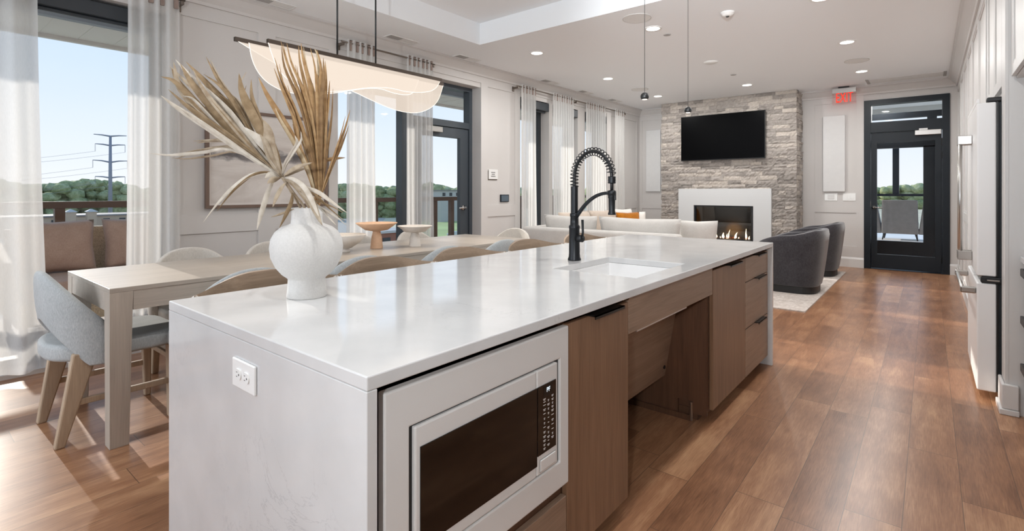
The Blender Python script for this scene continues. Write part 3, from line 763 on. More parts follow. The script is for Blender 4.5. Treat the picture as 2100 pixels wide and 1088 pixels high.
# microwave
MX = -.876
t = thing('microwave', 'white built-in microwave with dark glass door at the near end of the island', 'microwave', (-1.0, 1.0, .32))
b = BM(); b.frame('X', MX - .020, MX + .004, .654, 1.350, .318, .806, .066, .083, .092, .047); obj('trim_frame', b, 'appliance_white', t, bevel=.004)
b = BM(); b.box(-1.40, MX - .0285, .721, 1.302, .402, .713); obj('body', b, 'black_plastic', t)
b = BM(); b.box(MX - .028, MX + .006, .7335, 1.1795, .4065, .709); dr = obj('door', b, 'appliance_white', t, bevel=.004)
b2 = BM(); b2.frame('X', MX - .028, MX - .004, .7203, 1.3027, .4013, .7137, .0125, .0045, .0040, .0155); obj('shadow_gap', b2, 'black_plastic', t)  # black ring filling the gap stands in for its deep shade
b = BM(); b.box(MX + .0055, MX + .0085, .747, 1.1795, .438, .662); obj('door_window', b, 'dark_glass', dr, bevel=.001)
b = BM(); b.box(MX - .028, MX + .006, 1.1825, 1.2865, .4065, .709); cp = obj('control_panel', b, 'appliance_white', t, bevel=.004)
b = BM(); b.box(MX + .0055, MX + .0085, 1.1825, 1.275, .464, .662); kp = obj('touch_panel', b, 'dark_glass', cp, bevel=.001)
b = BM(); b.box(MX + .0085, MX + .0092, 1.211, 1.258, .627, .657); obj('display', b, 'black_plastic', kp)
text_obj('display_text', 'PF', .019, (MX + .0094, 1.2335, .6435), (PI / 2, 0, PI / 2), 'display_text', kp, .0002)
b = BM(); rs = random.Random(5)
for ci, (yy, zs) in enumerate(((1.2145, (.620, .611, .602, .590, .577, .564, .551, .538, .525, .512, .500, .488, .477)), (1.2345, (.612, .600, .587, .574, .560, .546, .532, .518, .505, .493, .482)), (1.2555, (.620, .609, .598, .587, .576, .562, .548, .534, .520, .508, .497)))):
    for i, z in enumerate(zs):
        w = rs.choice((.003, .005, .006)); b.box(MX + .0085, MX + .0090, yy - w, yy + w, z, z + .0014)
        if rs.random() < .65: b.box(MX + .0085, MX + .0090, yy - w * .7, yy + w * .7, z - .0035, z - .0022)
obj('key_marks', b, 'plastic_white', kp)
b = BM(); b.box(MX + .006, MX + .0095, 1.1955, 1.272, .416, .448); obj('open_button', b, 'appliance_white', cp, bevel=.003)
b = BM(); b.frame('X', MX + .0055, MX + .0068, 1.193, 1.2745, .4135, .4505, .0018); obj('button_groove', b, 'vent_grey', cp)
text_obj('door_lettering', 'C A F É', .011, (MX + .0087, .767, .452), (PI / 2, 0, PI / 2), 'rod_bronze', dr, .0002)

# undermount sink
t = thing('sink', 'white rectangular undermount sink in the island worktop', 'sink', (-1.16, 2.26, .65))
b = BM(); zt = IZ - .0305; zb = .652
o8 = lambda x0, x1, y0, y1, z: [(x0, y0, z), (x1, y0, z), (x1, y1, z), (x0, y1, z)]
b.frame('Z', zt - .012, zt, SX0 - .02, SX1 + .02, SY0 - .02, SY1 + .02, .024)
def shell(b, i0, wall):
    x0, x1, y0, y1 = i0
    b.box(x0 - wall, x0, y0 - wall, y1 + wall, zb, zt - .012).box(x1, x1 + wall, y0 - wall, y1 + wall, zb, zt - .012).box(x0, x1, y0 - wall, y0, zb, zt - .012).box(x0, x1, y1, y1 + wall, zb, zt - .012).box(x0 - wall, x1 + wall, y0 - wall, y1 + wall, zb - .012, zb)
shell(b, (SX0 + .003, SX1 - .003, SY0 + .003, SY1 - .003), .012)
obj('basin', b, 'sink_white', t)
b = BM(); b.lathe([(.0, .004), (.02, .004), (.022, .001), (.042, .001), (.046, .004), (.046, 0), (0, 0)], (-1.16, 2.26, zb), 28); obj('drain', b, 'brushed_nickel', t, smooth=True)

# spring faucet
fx, fy = -1.447, 2.296
t = thing('kitchen_faucet', 'matte black spring pull-down faucet beside the island sink', 'faucet', (fx, fy, IZ))
b = BM(); b.lathe([(0, 0), (.034, 0), (.035, .006), (.030, .018), (.0295, .03), (.029, .032), (.0275, .165), (.029, .168), (.029, .180), (.0225, .186), (.0215, .228), (.0235, .230), (.0235, .244), (.019, .248), (0, .248)], (fx, fy, IZ), 28)
obj('body', b, 'faucet_black', t, smooth=True)
dx, dy = .955, -.05  # spout direction
def fp(u, z): return (fx + u * dx, fy + u * dy, z)
arch = [fp(0, IZ + .24), fp(0, IZ + .385), fp(0, IZ + .43)]
for k in range(1, 25):
    a = PI * k / 24; R = .118
    arch.append(fp(R - R * math.cos(a), IZ + .43 + .135 * math.sin(a)))
arch += [fp(.236, IZ + .40), fp(.236, IZ + .355)]
b = BM(); b.tube(arch, .0085, 12); obj('hose', b, 'matte_black', t, smooth=True)
# tight lower spring sleeve
b = BM(); b.lathe([(.0175 + (.0028 if i % 2 else 0), .244 + i * .0032) for i in range(46)], (fx, fy, IZ), 20); obj('spring_sleeve', b, 'faucet_black', t, smooth=True)
# open spring along the arch
def along(pts, s):
    L = [0.0]
    for i in range(1, len(pts)): L.append(L[-1] + (Vector(pts[i]) - Vector(pts[i - 1])).length)
    d = s * L[-1]
    for i in range(1, len(pts)):
        if d <= L[i]:
            f = (d - L[i - 1]) / max(1e-9, L[i] - L[i - 1]); p = Vector(pts[i - 1]).lerp(Vector(pts[i]), f)
            return p, (Vector(pts[i]) - Vector(pts[i - 1])).normalized()
    return Vector(pts[-1]), (Vector(pts[-1]) - Vector(pts[-2])).normalized()
sub = arch[1:26]; sp_pts = []; turns = 24; N = turns * 14
for i in range(N + 1):
    p, tg = along(sub, i / N); side = Vector((-dy, dx, 0)).normalized(); nrm = side.cross(tg).normalized()
    a = 2 * PI * turns * i / N; r = .0205
    sp_pts.append(p + (side * math.cos(a) + nrm * math.sin(a)) * r)
b = BM(); b.tube(sp_pts, .0026, 6); obj('spring', b, 'faucet_black', t, smooth=True)
b = BM(); p0 = Vector(fp(.236, IZ + .43)); b.lathe([(.017 + (.004 if i % 2 else 0), -.03 + i * .0045) for i in range(9)], p0, 20); obj('spring_collar', b, 'faucet_black', t, smooth=True)
b = BM(); b.lathe([(0, .245), (.0185, .245), (.0195, .25), (.0155, .262), (.0165, .325), (.0185, .33), (.0185, .362), (.012, .368), (0, .368)], (fp(.236, 0)[0], fp(.236, 0)[1], IZ), 24); sh = obj('spray_head', b, 'faucet_black', t, smooth=True)
b = BM(); b.box(fp(.255, 0)[0] - .003, fp(.255, 0)[0] + .004, fp(.236, 0)[1] - .006, fp(.236, 0)[1] + .006, IZ + .318, IZ + .36); obj('spray_toggle', b, 'matte_black', sh, bevel=.002)
b = BM(); arm = []
for k in range(13):
    a = PI / 2 * k / 12; arm.append(fp(.012 + .208 * k / 12, IZ + .225 + .128 * (1 - (1 - k / 12) ** 2.2)))
b.tube(arm, [.011 - .003 * k / 12 for k in range(13)], 12); obj('support_arm', b, 'faucet_black', t, smooth=True)
b = BM(); b.lathe([(.0165, -.012), (.0215, -.012), (.0215, .012), (.0165, .012)], fp(.236, IZ + .353), 20); obj('docking_ring', b, 'faucet_black', t, smooth=True)
b = BM(); hx, hy = fx + .026, fy - .008
b.tube([(hx - .005, hy + .001, IZ + .117), (hx + .032, hy - .008, IZ + .117)], .0185, 18); hb = obj('valve', b, 'faucet_black', t, smooth=True)
b = BM(); b.tube([(hx + .030, hy - .008, IZ + .117), (hx + .036, hy - .009, IZ + .15), (hx + .034, hy - .009, IZ + .215)], [.0075, .006, .007], 12); obj('lever', b, 'faucet_black', hb, smooth=True)

# outlet on the waterfall end
t = thing('outlet_plate', 'white double power outlet on the near waterfall end of the island', 'outlet', (-1.383, .598, .745))
b = BM(); b.box(-1.449, -1.319, .591, .5978, .706, .781); pl = obj('plate', b, 'plastic_white', t, bevel=.003)
for cx_ in (-1.408, -1.362):
    b = BM(); pts = [(cx_ + .0165 * math.cos(a * PI / 12) if True else 0, .7435 + max(-.0135, min(.0135, .0165 * math.sin(a * PI / 12)))) for a in range(24)]
    pts = [(u, v) for i, (u, v) in enumerate(pts)]
    b.prism(pts, 'Y', .588, .5912); r = obj('receptacle', b, 'plastic_white', t)
    b = BM(); b.box(cx_ - .0075, cx_ - .0015, .5873, .5879, .7485, .7500).box(cx_ - .0075, cx_ - .0015, .5873, .5879, .7370, .7385).lathe([(0, 0), (.0025, 0), (.0025, -.0006), (0, -.0006)], (cx_ + .007, .588, .7435), 10, 'Y')
    obj('slot', b, 'slot_dark', r)

# vase
vx, vy = -1.667, .925
t = thing('ceramic_vase', 'white speckled bulbous ceramic vase holding dried palm leaves on the island', 'vase', (vx, vy, IZ))
pr = [(.0, 0), (.064, 0), (.066, .004), (.0625, .03), (.0605, .062), (.062, .066), (.080, .080), (.100, .105), (.115, .138), (.119, .170), (.115, .200), (.102, .224), (.083, .240), (.060, .249), (.052, .253), (.0505, .27), (.0495, .305), (.0465, .306), (.0465, .25), (.09, .225), (.108, .17), (.09, .10), (.05, .06), (0, .055)]
b = BM(); b.lathe(pr, (vx, vy, IZ), 56); obj('vessel', b, 'vase_ceramic', t, smooth=True)

LEFT_FAN=[([(-1.9554,0.6128,1.6545),(-1.9428,0.6317,1.5615),(-1.8511,0.7149,1.4267),(-1.6949,0.8507,1.2711)],0.0247,20),([(-2.0074,0.635,1.6755),(-1.9445,0.6765,1.5968),(-1.8487,0.7449,1.489),(-1.7741,0.796,1.3721),(-1.6949,0.8507,1.2711)],0.0313,-15),([(-2.0139,0.6684,1.6763),(-1.9328,0.715,1.5847),(-1.8516,0.7619,1.4812),(-1.7714,0.8078,1.3562),(-1.6949,0.8507,1.2711)],0.0329,25),([(-1.9709,0.7291,1.6917),(-1.9201,0.7447,1.6099),(-1.8595,0.7683,1.5265),(-1.7894,0.7996,1.4098),(-1.6949,0.8507,1.2711)],0.0247,-30),([(-1.954,0.7042,1.6298),(-1.892,0.7386,1.5798),(-1.8308,0.7724,1.4972),(-1.756,0.8171,1.346),(-1.6949,0.8507,1.2711)],0.0214,35),([(-1.8072,0.7593,1.6217),(-1.7983,0.7665,1.5559),(-1.7689,0.7905,1.4736),(-1.7332,0.8196,1.388),(-1.7,0.8466,1.2892)],0.0313,10),([(-1.8604,0.8062,1.6429),(-1.8595,0.7845,1.5829),(-1.8152,0.798,1.487),(-1.7417,0.8352,1.3597),(-1.6949,0.8507,1.2711)],0.0132,-40),([(-1.8952,0.5587,1.5274),(-1.8815,0.6021,1.4911),(-1.8294,0.6768,1.4264),(-1.756,0.7688,1.3402),(-1.6949,0.8507,1.2711)],0.0198,15),([(-1.9232,0.5874,1.5555),(-1.8845,0.6383,1.4959),(-1.8261,0.7052,1.4304),(-1.741,0.7939,1.3376),(-1.6949,0.8507,1.2711)],0.0198,-20),([(-1.9649,0.5792,1.6013),(-1.9417,0.6085,1.5885),(-1.9105,0.6442,1.5383),(-1.8537,0.7008,1.4517),(-1.7354,0.8075,1.3217),(-1.6949,0.8507,1.2711)],0.0214,30),([(-2.0063,0.6229,1.6429),(-1.98,0.6379,1.5886),(-1.9204,0.68,1.5081),(-1.8253,0.751,1.4),(-1.6949,0.8507,1.2711)],0.0263,0),([(-1.9264,0.6235,1.6456),(-1.8996,0.655,1.5743),(-1.8396,0.7135,1.4747),(-1.7549,0.7922,1.3446),(-1.6949,0.8507,1.2711)],0.0296,-10),([(-2.0331,0.6656,1.6377),(-1.9607,0.702,1.5557),(-1.8829,0.7428,1.4685),(-1.7675,0.8142,1.3347),(-1.6949,0.8507,1.2711)],0.023,10),([(-1.9806,0.5536,1.3481),(-1.9462,0.5945,1.3424),(-1.9139,0.6337,1.3463),(-1.8747,0.6786,1.3535),(-1.8222,0.7342,1.3641),(-1.7434,0.8112,1.3172)],0.0115,10),([(-1.9626,0.6843,1.39),(-1.9035,0.7196,1.3975),(-1.8346,0.7628,1.3948),(-1.7663,0.8055,1.3558),(-1.7115,0.8372,1.3007)],0.0165,0),([(-1.968,0.6283,1.3353),(-1.9221,0.6657,1.355),(-1.8583,0.7177,1.3699),(-1.7945,0.7697,1.3666),(-1.7243,0.8268,1.3007)],0.0132,20),([(-1.8857,0.7598,1.5654),(-1.8334,0.7863,1.5126),(-1.7777,0.8156,1.4404),(-1.7355,0.8339,1.3593),(-1.6975,0.8487,1.2793)],0.0263,-25),([(-1.7737,0.7608,1.4381),(-1.7426,0.7947,1.3981),(-1.7214,0.8205,1.3578),(-1.7026,0.8445,1.2925)],0.0329,15),([(-1.7132,0.7972,1.4612),(-1.7081,0.811,1.4248),(-1.7093,0.8197,1.3735),(-1.7028,0.8346,1.3168),(-1.6962,0.8497,1.276)],0.0395,-10),([(-1.7663,0.8055,1.4386),(-1.7399,0.8227,1.3919),(-1.7186,0.8357,1.3338),(-1.6962,0.8497,1.2793)],0.0428,20),([(-1.6317,0.8636,1.4078),(-1.6338,0.8715,1.3826),(-1.6562,0.8629,1.3474),(-1.6799,0.8533,1.3119),(-1.6936,0.8518,1.276)],0.0165,30),([(-1.5784,0.894,1.3183),(-1.6223,0.8755,1.306),(-1.6578,0.8638,1.292),(-1.6924,0.8528,1.2727)],0.0165,-20),([(-1.65,0.9132,1.3016),(-1.6701,0.8839,1.2929),(-1.686,0.858,1.2727)],0.0148,20),([(-1.8345,0.6597,1.1233),(-1.8117,0.6937,1.1818),(-1.7884,0.7282,1.2298),(-1.757,0.7692,1.2721),(-1.725,0.8108,1.2855),(-1.7051,0.8424,1.276)],0.0148,25),([(-1.6888,0.7655,1.0986),(-1.7026,0.7843,1.1465),(-1.7086,0.8095,1.2185),(-1.7153,0.8341,1.2629)],0.0165,-15),([(-1.6695,0.807,1.1707),(-1.676,0.8231,1.2024),(-1.6786,0.8425,1.2348),(-1.6822,0.8611,1.2563)],0.0148,20),([(-1.662,0.826,1.1028),(-1.66,0.8448,1.1423),(-1.6578,0.8638,1.1858),(-1.6668,0.8736,1.2184)],0.0132,-25),([(-1.6732,0.8039,1.1387),(-1.6679,0.8405,1.1504),(-1.663,0.8767,1.1641)],0.0082,10),([(-1.4971,0.8829,1.1149),(-1.524,0.8868,1.1402),(-1.5585,0.8845,1.1869),(-1.5971,0.8788,1.2298),(-1.6438,0.8666,1.2592),(-1.6898,0.8549,1.2694)],0.028,15),([(-1.4786,0.9624,1.1515),(-1.5308,0.936,1.188),(-1.5736,0.9173,1.2169),(-1.6143,0.9003,1.2332),(-1.6668,0.8736,1.253)],0.0148,-25),([(-1.5088,0.9765,1.1111),(-1.5411,0.9567,1.1401),(-1.5785,0.9326,1.1644),(-1.6111,0.9125,1.1856),(-1.6477,0.8892,1.2234)],0.0099,20),([(-1.5251,0.9504,1.1102),(-1.5517,0.9416,1.1339),(-1.5811,0.9306,1.1612),(-1.6094,0.9204,1.1904)],0.0066,0),([(-1.7094,0.8002,1.2654),(-1.7093,0.8197,1.2788),(-1.7051,0.8424,1.2727)],0.0198,10),([(-1.6931,0.8006,1.2491),(-1.698,0.8224,1.2624),(-1.6988,0.8476,1.2694)],0.0198,-20)]
LEFT_STEMS=[[(-1.6949,0.8507,1.2711),(-1.6863,0.8804,1.2183),(-1.6771,0.9104,1.1494)],[(-1.6924,0.8528,1.2694),(-1.6785,0.8867,1.2134),(-1.6641,0.921,1.1461)],[(-1.6898,0.8549,1.2694),(-1.6682,0.8951,1.2233),(-1.6537,0.9295,1.1461)]]
RIGHT_FAN=[([(-1.8139,0.9086,1.746),(-1.7945,0.9115,1.6644),(-1.7524,0.9329,1.5663),(-1.716,0.9497,1.4605),(-1.6878,0.9597,1.3301),(-1.6679,0.963,1.201)],0.0137,30),([(-1.8391,0.9268,1.7634),(-1.807,0.9323,1.679),(-1.756,0.9532,1.5608),(-1.7165,0.9648,1.4446),(-1.6867,0.9683,1.3131),(-1.6652,0.9652,1.1925)],0.0154,-40),([(-1.8475,0.9458,1.7728),(-1.8141,0.9471,1.6919),(-1.7592,0.9661,1.5807),(-1.7185,0.9734,1.4543),(-1.6891,0.9716,1.3133),(-1.6639,0.9663,1.201)],0.012,20),([(-1.8131,0.8834,1.7003),(-1.787,0.897,1.6172),(-1.7463,0.9224,1.5173),(-1.7084,0.9455,1.3991),(-1.6814,0.9597,1.2783),(-1.6652,0.9652,1.1925)],0.0171,-20),([(-1.833,0.8931,1.6615),(-1.8027,0.9048,1.5909),(-1.7578,0.9285,1.4914),(-1.7186,0.9475,1.3739),(-1.6865,0.9608,1.2612),(-1.6679,0.963,1.1925)],0.0137,35),([(-1.8234,0.9783,1.7684),(-1.7968,0.9716,1.6939),(-1.7566,0.9759,1.5819),(-1.7168,0.9799,1.4636),(-1.6883,0.9748,1.3307),(-1.6626,0.9674,1.1959)],0.0154,-15),([(-1.7783,0.9634,1.7641),(-1.7581,0.9618,1.7036),(-1.7258,0.97,1.5948),(-1.6992,0.9736,1.4702),(-1.6782,0.9727,1.3303),(-1.6599,0.9695,1.201)],0.0154,25),([(-1.8187,0.9949,1.7657),(-1.7848,0.9916,1.6778),(-1.7457,0.9926,1.5652),(-1.7124,0.9887,1.4465),(-1.6847,0.9803,1.3135),(-1.6599,0.9695,1.201)],0.012,-35),([(-1.7333,0.9742,1.7425),(-1.7104,0.98,1.6644),(-1.6957,0.9791,1.5576),(-1.6837,0.9759,1.4345),(-1.6718,0.9727,1.3128),(-1.6599,0.9695,1.201)],0.0103,15),([(-1.7955,1.0268,1.7594),(-1.7614,1.021,1.725),(-1.7332,1.0104,1.6556),(-1.7106,0.9953,1.5263),(-1.6852,0.9824,1.3831),(-1.6599,0.9695,1.2096)],0.0154,-20),([(-1.742,1.0058,1.742),(-1.7125,1.0041,1.6692),(-1.6982,0.99,1.5594),(-1.677,0.9814,1.3999),(-1.6573,0.9717,1.2096)],0.0137,40),([(-1.7056,1.0097,1.7081),(-1.6905,1.0026,1.6305),(-1.6849,0.9879,1.5227),(-1.6711,0.9798,1.3822),(-1.6559,0.9728,1.2096)],0.0154,-10),([(-1.7367,1.036,1.7059),(-1.7125,1.0234,1.6193),(-1.6951,1.0054,1.4908),(-1.6762,0.9885,1.3483),(-1.6546,0.9739,1.2096)],0.0154,25),([(-1.715,1.0407,1.6314),(-1.6974,1.0261,1.5555),(-1.6851,1.0071,1.455),(-1.6699,0.9904,1.3308),(-1.6546,0.9739,1.2096)],0.0154,-30),([(-1.6782,1.032,1.5949),(-1.6688,1.0204,1.4901),(-1.666,1.0033,1.3834),(-1.6617,0.9874,1.2872),(-1.6546,0.9739,1.201)],0.0086,20),([(-1.8069,0.824,1.6196),(-1.7873,0.8451,1.5577),(-1.7491,0.8814,1.4683),(-1.7134,0.9157,1.3802),(-1.688,0.9415,1.2951),(-1.6705,0.9609,1.201)],0.024,10),([(-1.7847,0.8679,1.6549),(-1.7542,0.8927,1.5607),(-1.7316,0.9111,1.4922),(-1.7237,0.9176,1.4322),(-1.7051,0.9328,1.3466),(-1.6812,0.9522,1.2353)],0.0154,-25),([(-1.7536,0.9191,1.4605),(-1.7177,0.9397,1.4079),(-1.6874,0.9558,1.3385),(-1.6679,0.963,1.2267)],0.024,15),([(-1.7185,0.9734,1.4456),(-1.6993,0.9718,1.3658),(-1.6802,0.9702,1.2957),(-1.6626,0.9674,1.2096)],0.0274,-10),([(-1.7074,0.9954,1.4908),(-1.692,0.9864,1.3837),(-1.6753,0.9785,1.2959),(-1.6586,0.9706,1.201)],0.024,20),([(-1.7052,1.023,1.4937),(-1.6866,1.008,1.3849),(-1.6707,0.9909,1.2961),(-1.6559,0.9728,1.2062)],0.0188,-25),([(-1.5951,1.0481,1.5125),(-1.6068,1.0321,1.4374),(-1.6264,1.0097,1.3507),(-1.6486,0.9852,1.2576),(-1.6599,0.9695,1.1925)],0.0103,20),([(-1.6167,1.0563,1.4578),(-1.6252,1.0322,1.3832),(-1.6401,1.0029,1.3044),(-1.652,0.976,1.2181)],0.0086,-20),([(-1.6969,1.0942,1.3492),(-1.6935,1.0454,1.3431),(-1.6982,0.99,1.33),(-1.6945,0.9414,1.3038)],0.0137,10)]
RIGHT_STEMS=[[(-1.6705,0.9609,1.2181),(-1.6629,0.951,1.1842),(-1.6578,0.939,1.1456)],[(-1.6652,0.9652,1.2181),(-1.6563,0.9564,1.1842),(-1.65,0.9454,1.1456)],[(-1.6573,0.9717,1.2181),(-1.6497,0.9617,1.1842),(-1.6434,0.9507,1.1456)]]

VIEW = Vector((-.63, .50, .0)).normalized()
def smooth_path(pts, n):
    P = [Vector(p) for p in pts]; out = []
    P = [P[0] * 2 - P[1]] + P + [P[-1] * 2 - P[-2]]; m = len(P) - 3
    for i in range(n + 1):
        u = i / n * m; k = min(int(u), m - 1); f = u - k; a, b_, c, d = P[k:k + 4]
        out.append(.5 * ((2 * b_) + (c - a) * f + (2 * a - 5 * b_ + 4 * c - d) * f * f + (3 * b_ - a - 3 * c + d) * f ** 3))
    return out
def leaflet(b, pts, w, tw, rs):
    n = 16; P = smooth_path(pts, n); rows = []
    tw0 = math.radians(tw)
    for i, p in enumerate(P):
        s = i / n
        tg = (P[min(i + 1, n)] - P[max(i - 1, 0)]).normalized()
        side = tg.cross(VIEW).normalized(); nor = side.cross(tg).normalized()
        a = tw0 + (s - .5) * math.radians(rs * 50)
        u = side * math.cos(a) + nor * math.sin(a); v = tg.cross(u)
        hw = w / 2 * (min(1, s * 2.6) ** .8) * (1 - .72 * max(0, (s - .62) / .38) ** 1.2) + .0004
        rows.append([p - u * hw + v * hw * .3, p - v * hw * .12, p + u * hw + v * hw * .3])
    V = [[b.bm.verts.new(q) for q in r] for r in rows]; e = .0007
    Vb = []
    for i, r in enumerate(rows):
        up = (r[0] + r[2]) / 2 - r[1]; up = up.normalized() if up.length > 1e-7 else VIEW
        Vb.append([b.bm.verts.new(q - up * e) for q in r])
    for i in range(n):
        for k in range(2):
            b.bm.faces.new((V[i][k], V[i + 1][k], V[i + 1][k + 1], V[i][k + 1]))
            b.bm.faces.new((Vb[i][k + 1], Vb[i + 1][k + 1], Vb[i + 1][k], Vb[i][k]))
        b.bm.faces.new((V[i][0], Vb[i][0], Vb[i + 1][0], V[i + 1][0])); b.bm.faces.new((V[i + 1][2], Vb[i + 1][2], Vb[i][2], V[i][2]))
    for rr, bb in ((V[0], Vb[0]), (V[n], Vb[n])):
        for k in range(2): b.bm.faces.new((rr[k], rr[k + 1], bb[k + 1], bb[k]))
def palm(name, label, leaves, stems, mats, seed):
    t = thing(name, label, 'dried leaf', stems[0][-1], 'dried palm leaves in the white vase'); rr = random.Random(seed)
    for pts, w, tw in leaves:
        b = BM(); leaflet(b, pts, w * .95, tw, rr.uniform(-1, 1)); obj('leaflet', b, rr.choice(mats), t, smooth=True)
        if len(pts) > 4:   # a thinner neighbour springing from the same joint
            dv = Vector((rr.uniform(-1, 1), rr.uniform(-1, 1), rr.uniform(-1, 1))) * .03; m_ = len(pts) - 1; sh = rr.uniform(.80, .97)
            q = [Vector(pts[-1]).lerp(Vector(p), sh) + dv * (1 - i / m_) for i, p in enumerate(pts)]
            b = BM(); leaflet(b, q, w * .55, -tw, rr.uniform(-1, 1)); obj('leaflet', b, rr.choice(mats), t, smooth=True)
    for pts in stems:
        b = BM(); q = [Vector(p) for p in pts]; end = Vector((vx + (q[-1].x - vx) * .4, vy + (q[-1].y - vy) * .4, IZ + .12))
        b.tube(smooth_path(q + [end], 10), .004, 8); obj('stem', b, mats[0], t, smooth=True)
palm('dried_palm_leaf', 'pale dried palm fan leaning left out of the white vase with drooping tips', LEFT_FAN, LEFT_STEMS, ('dry_palm', 'dry_palm', 'dry_palm_dark', 'dry_palm_pale'), 4)
palm('dried_palm_leaf', 'golden tan dried palm leaf standing upright in the white vase', RIGHT_FAN, RIGHT_STEMS, ('dry_palm_tan', 'dry_palm_tan', 'dry_palm_brown', 'dry_palm_straw'), 9)

# ------------------------------------------------------------------ dining table
TX0, TX1, TY0, TY1, TZ = -3.862, -3.0, .675, 3.95, .762
t = thing('dining_table', 'long pale oak dining table set parallel to the island', 'table', (-3.43, 2.31, 0))
b = BM(); b.box(TX0, TX1, TY0, TY1, TZ - .022, TZ); obj('tabletop', b, 'table_oak', t, bevel=.002)
LW = .095
for (x0, y0) in ((TX0, TY0), (TX1 - LW, TY0), (TX0, TY1 - LW), (TX1 - LW, TY1 - LW)):
    b = BM(); sx = 1 if x0 == TX0 else 0; sy = 1 if y0 == TY0 else 0
    tp = .016
    X0, X1, Y0, Y1 = x0 + .0008, x0 + LW - .0008, y0 + .0008, y0 + LW - .0008
    b.hexa([(X0 + (0 if sx else tp), Y0 + (0 if sy else tp), 0), (X1 - (tp if sx else 0), Y0 + (0 if sy else tp), 0), (X1 - (tp if sx else 0), Y1 - (tp if sy else 0), 0), (X0 + (0 if sx else tp), Y1 - (tp if sy else 0), 0),
            (X0, Y0, TZ - .0222), (X1, Y0, TZ - .0222), (X1, Y1, TZ - .0222), (X0, Y1, TZ - .0222)])
    obj('leg', b, 'leg_oak', t, bevel=.002)
for a in ((TX0 + .003, TX0 + .028, TY0 + LW, TY1 - LW), (TX1 - .028, TX1 - .003, TY0 + LW, TY1 - LW), (TX0 + LW, TX1 - LW, TY0 + .003, TY0 + .028), (TX0 + LW, TX1 - LW, TY1 - .028, TY1 - .003)):
    b = BM(); b.box(a[0], a[1], a[2], a[3], TZ - .115, TZ - .0222); obj('apron', b, 'table_oak', t)

# ------------------------------------------------------------------ dining chairs (built facing +Y, back at y<0)
def make_chair(label, fab):
    t = thing('dining_chair', label, 'chair')
    # seat cushion: rounded at the back
    b = BM(); pts = []
    for k in range(40):
        a = 2 * PI * k / 40; c, s = math.cos(a), math.sin(a); n_ = 5.0 if s > 0 else 2.6
        pts.append((.262 * math.copysign(abs(c) ** (2 / n_), c), .285 * math.copysign(abs(s) ** (2 / n_), s) + .0))
    b.prism(pts, 'Z', .395, .478); obj('seat', b, fab, t, bevel=.022, seg=4, smooth=True)
    # barrel back: shell wrapping rear half; lower edge arches up in the middle
    b = BM(); N = 44; M_ = 10
    def q(u, v, r):
        th = PI * (1.5 + (u - .5) * .99)         # around the back
        e = abs(u - .5) * 2
        top = .825 - .30 * e ** 1.75
        low = .585 - .21 * min(1, e / .72) ** 1.5
        z = low + (top - low) * v
        rake = -.03 * max(0, (z - .40) / .42) * (1 - .35 * e)
        c_, s_ = math.cos(th), math.sin(th); c_ = math.copysign(abs(c_) ** .76, c_); s_ = math.copysign(abs(s_) ** .76, s_)
        return ((.283 + r) * c_, (.258 + r) * s_ + rake, z)
    vo = [[b.bm.verts.new(q(i / N, j / M_, .018 * math.sin(PI * min(1, max(0.12, j / M_)) * .999) ** .3)) for j in range(M_ + 1)] for i in range(N + 1)]
    vi = [[b.bm.verts.new(q(i / N, j / M_, -.024)) for j in range(M_ + 1)] for i in range(N + 1)]
    for i in range(N):
        for j in range(M_):
            b.bm.faces.new((vo[i][j], vo[i + 1][j], vo[i + 1][j + 1], vo[i][j + 1])); b.bm.faces.new((vi[i][j], vi[i][j + 1], vi[i + 1][j + 1], vi[i + 1][j]))
        b.bm.faces.new((vo[i][M_], vo[i + 1][M_], vi[i + 1][M_], vi[i][M_])); b.bm.faces.new((vo[i][0], vi[i][0], vi[i + 1][0], vo[i + 1][0]))
    for i in (0, N):
        for j in range(M_): b.bm.faces.new((vo[i][j], vo[i][j + 1], vi[i][j + 1], vi[i][j]))
    obj('backrest', b, fab, t, bevel=.008, seg=2, smooth=True)
    for s in (-1, 1):
        b = BM(); b.hexa([(s * .215 - .022, -.265, 0), (s * .215 + .022, -.265, 0), (s * .215 + .020, -.225, 0), (s * .215 - .020, -.225, 0),
                          (s * .235 - .022, -.20, .44), (s * .235 + .022, -.20, .44), (s * .235 + .022, -.10, .44), (s * .235 - .022, -.10, .44)])
        obj('leg', b, 'chair_wood', t, bevel=.007)
        b = BM(); b.hexa([(s * .225 - .016, .215, 0), (s * .225 + .016, .215, 0), (s * .225 + .016, .247, 0), (s * .225 - .016, .247, 0),
                          (s * .225 - .022, .20, .40), (s * .225 + .022, .20, .40), (s * .225 + .022, .25, .40), (s * .225 - .022, .25, .40)])
        obj('leg', b, 'chair_wood', t, bevel=.006)
        b = BM(); b.box(s * .225 - .011, s * .225 + .011, -.215, .215, .185, .215); obj('stretcher', b, 'chair_wood', t, bevel=.004)
    b = BM(); b.box(-.2, .2, .219, .238, .30, .328); obj('front_rail', b, 'chair_wood', t, bevel=.004)
    return t
proto = make_chair('grey upholstered barrel chair at the near head of the dining table', 'chair_fabric')
proto['group'] = 'dining chairs around the long table'
proto.location = (-3.43, .775, 0)
for i, (yy, lb) in enumerate(((1.22, 'barrel chair on the island side of the table, first in from the near end'), (1.88, 'barrel chair on the island side, its grey back showing right of the white vase'), (2.60, 'barrel chair on the island side of the table, third from the near end'), (3.24, 'barrel chair on the island side of the table, nearest the sofa'))):
    copy_tree(proto, (-2.985, yy, 0), PI / 2, lb)
fproto = make_chair('barrel chair on the window side of the table, just right of the near curtains', 'far_chair_fabric')
fproto['group'] = 'dining chairs around the long table'
fproto.location = (-3.80, 1.37, 0); fproto.rotation_euler = (0, 0, -PI / 2)
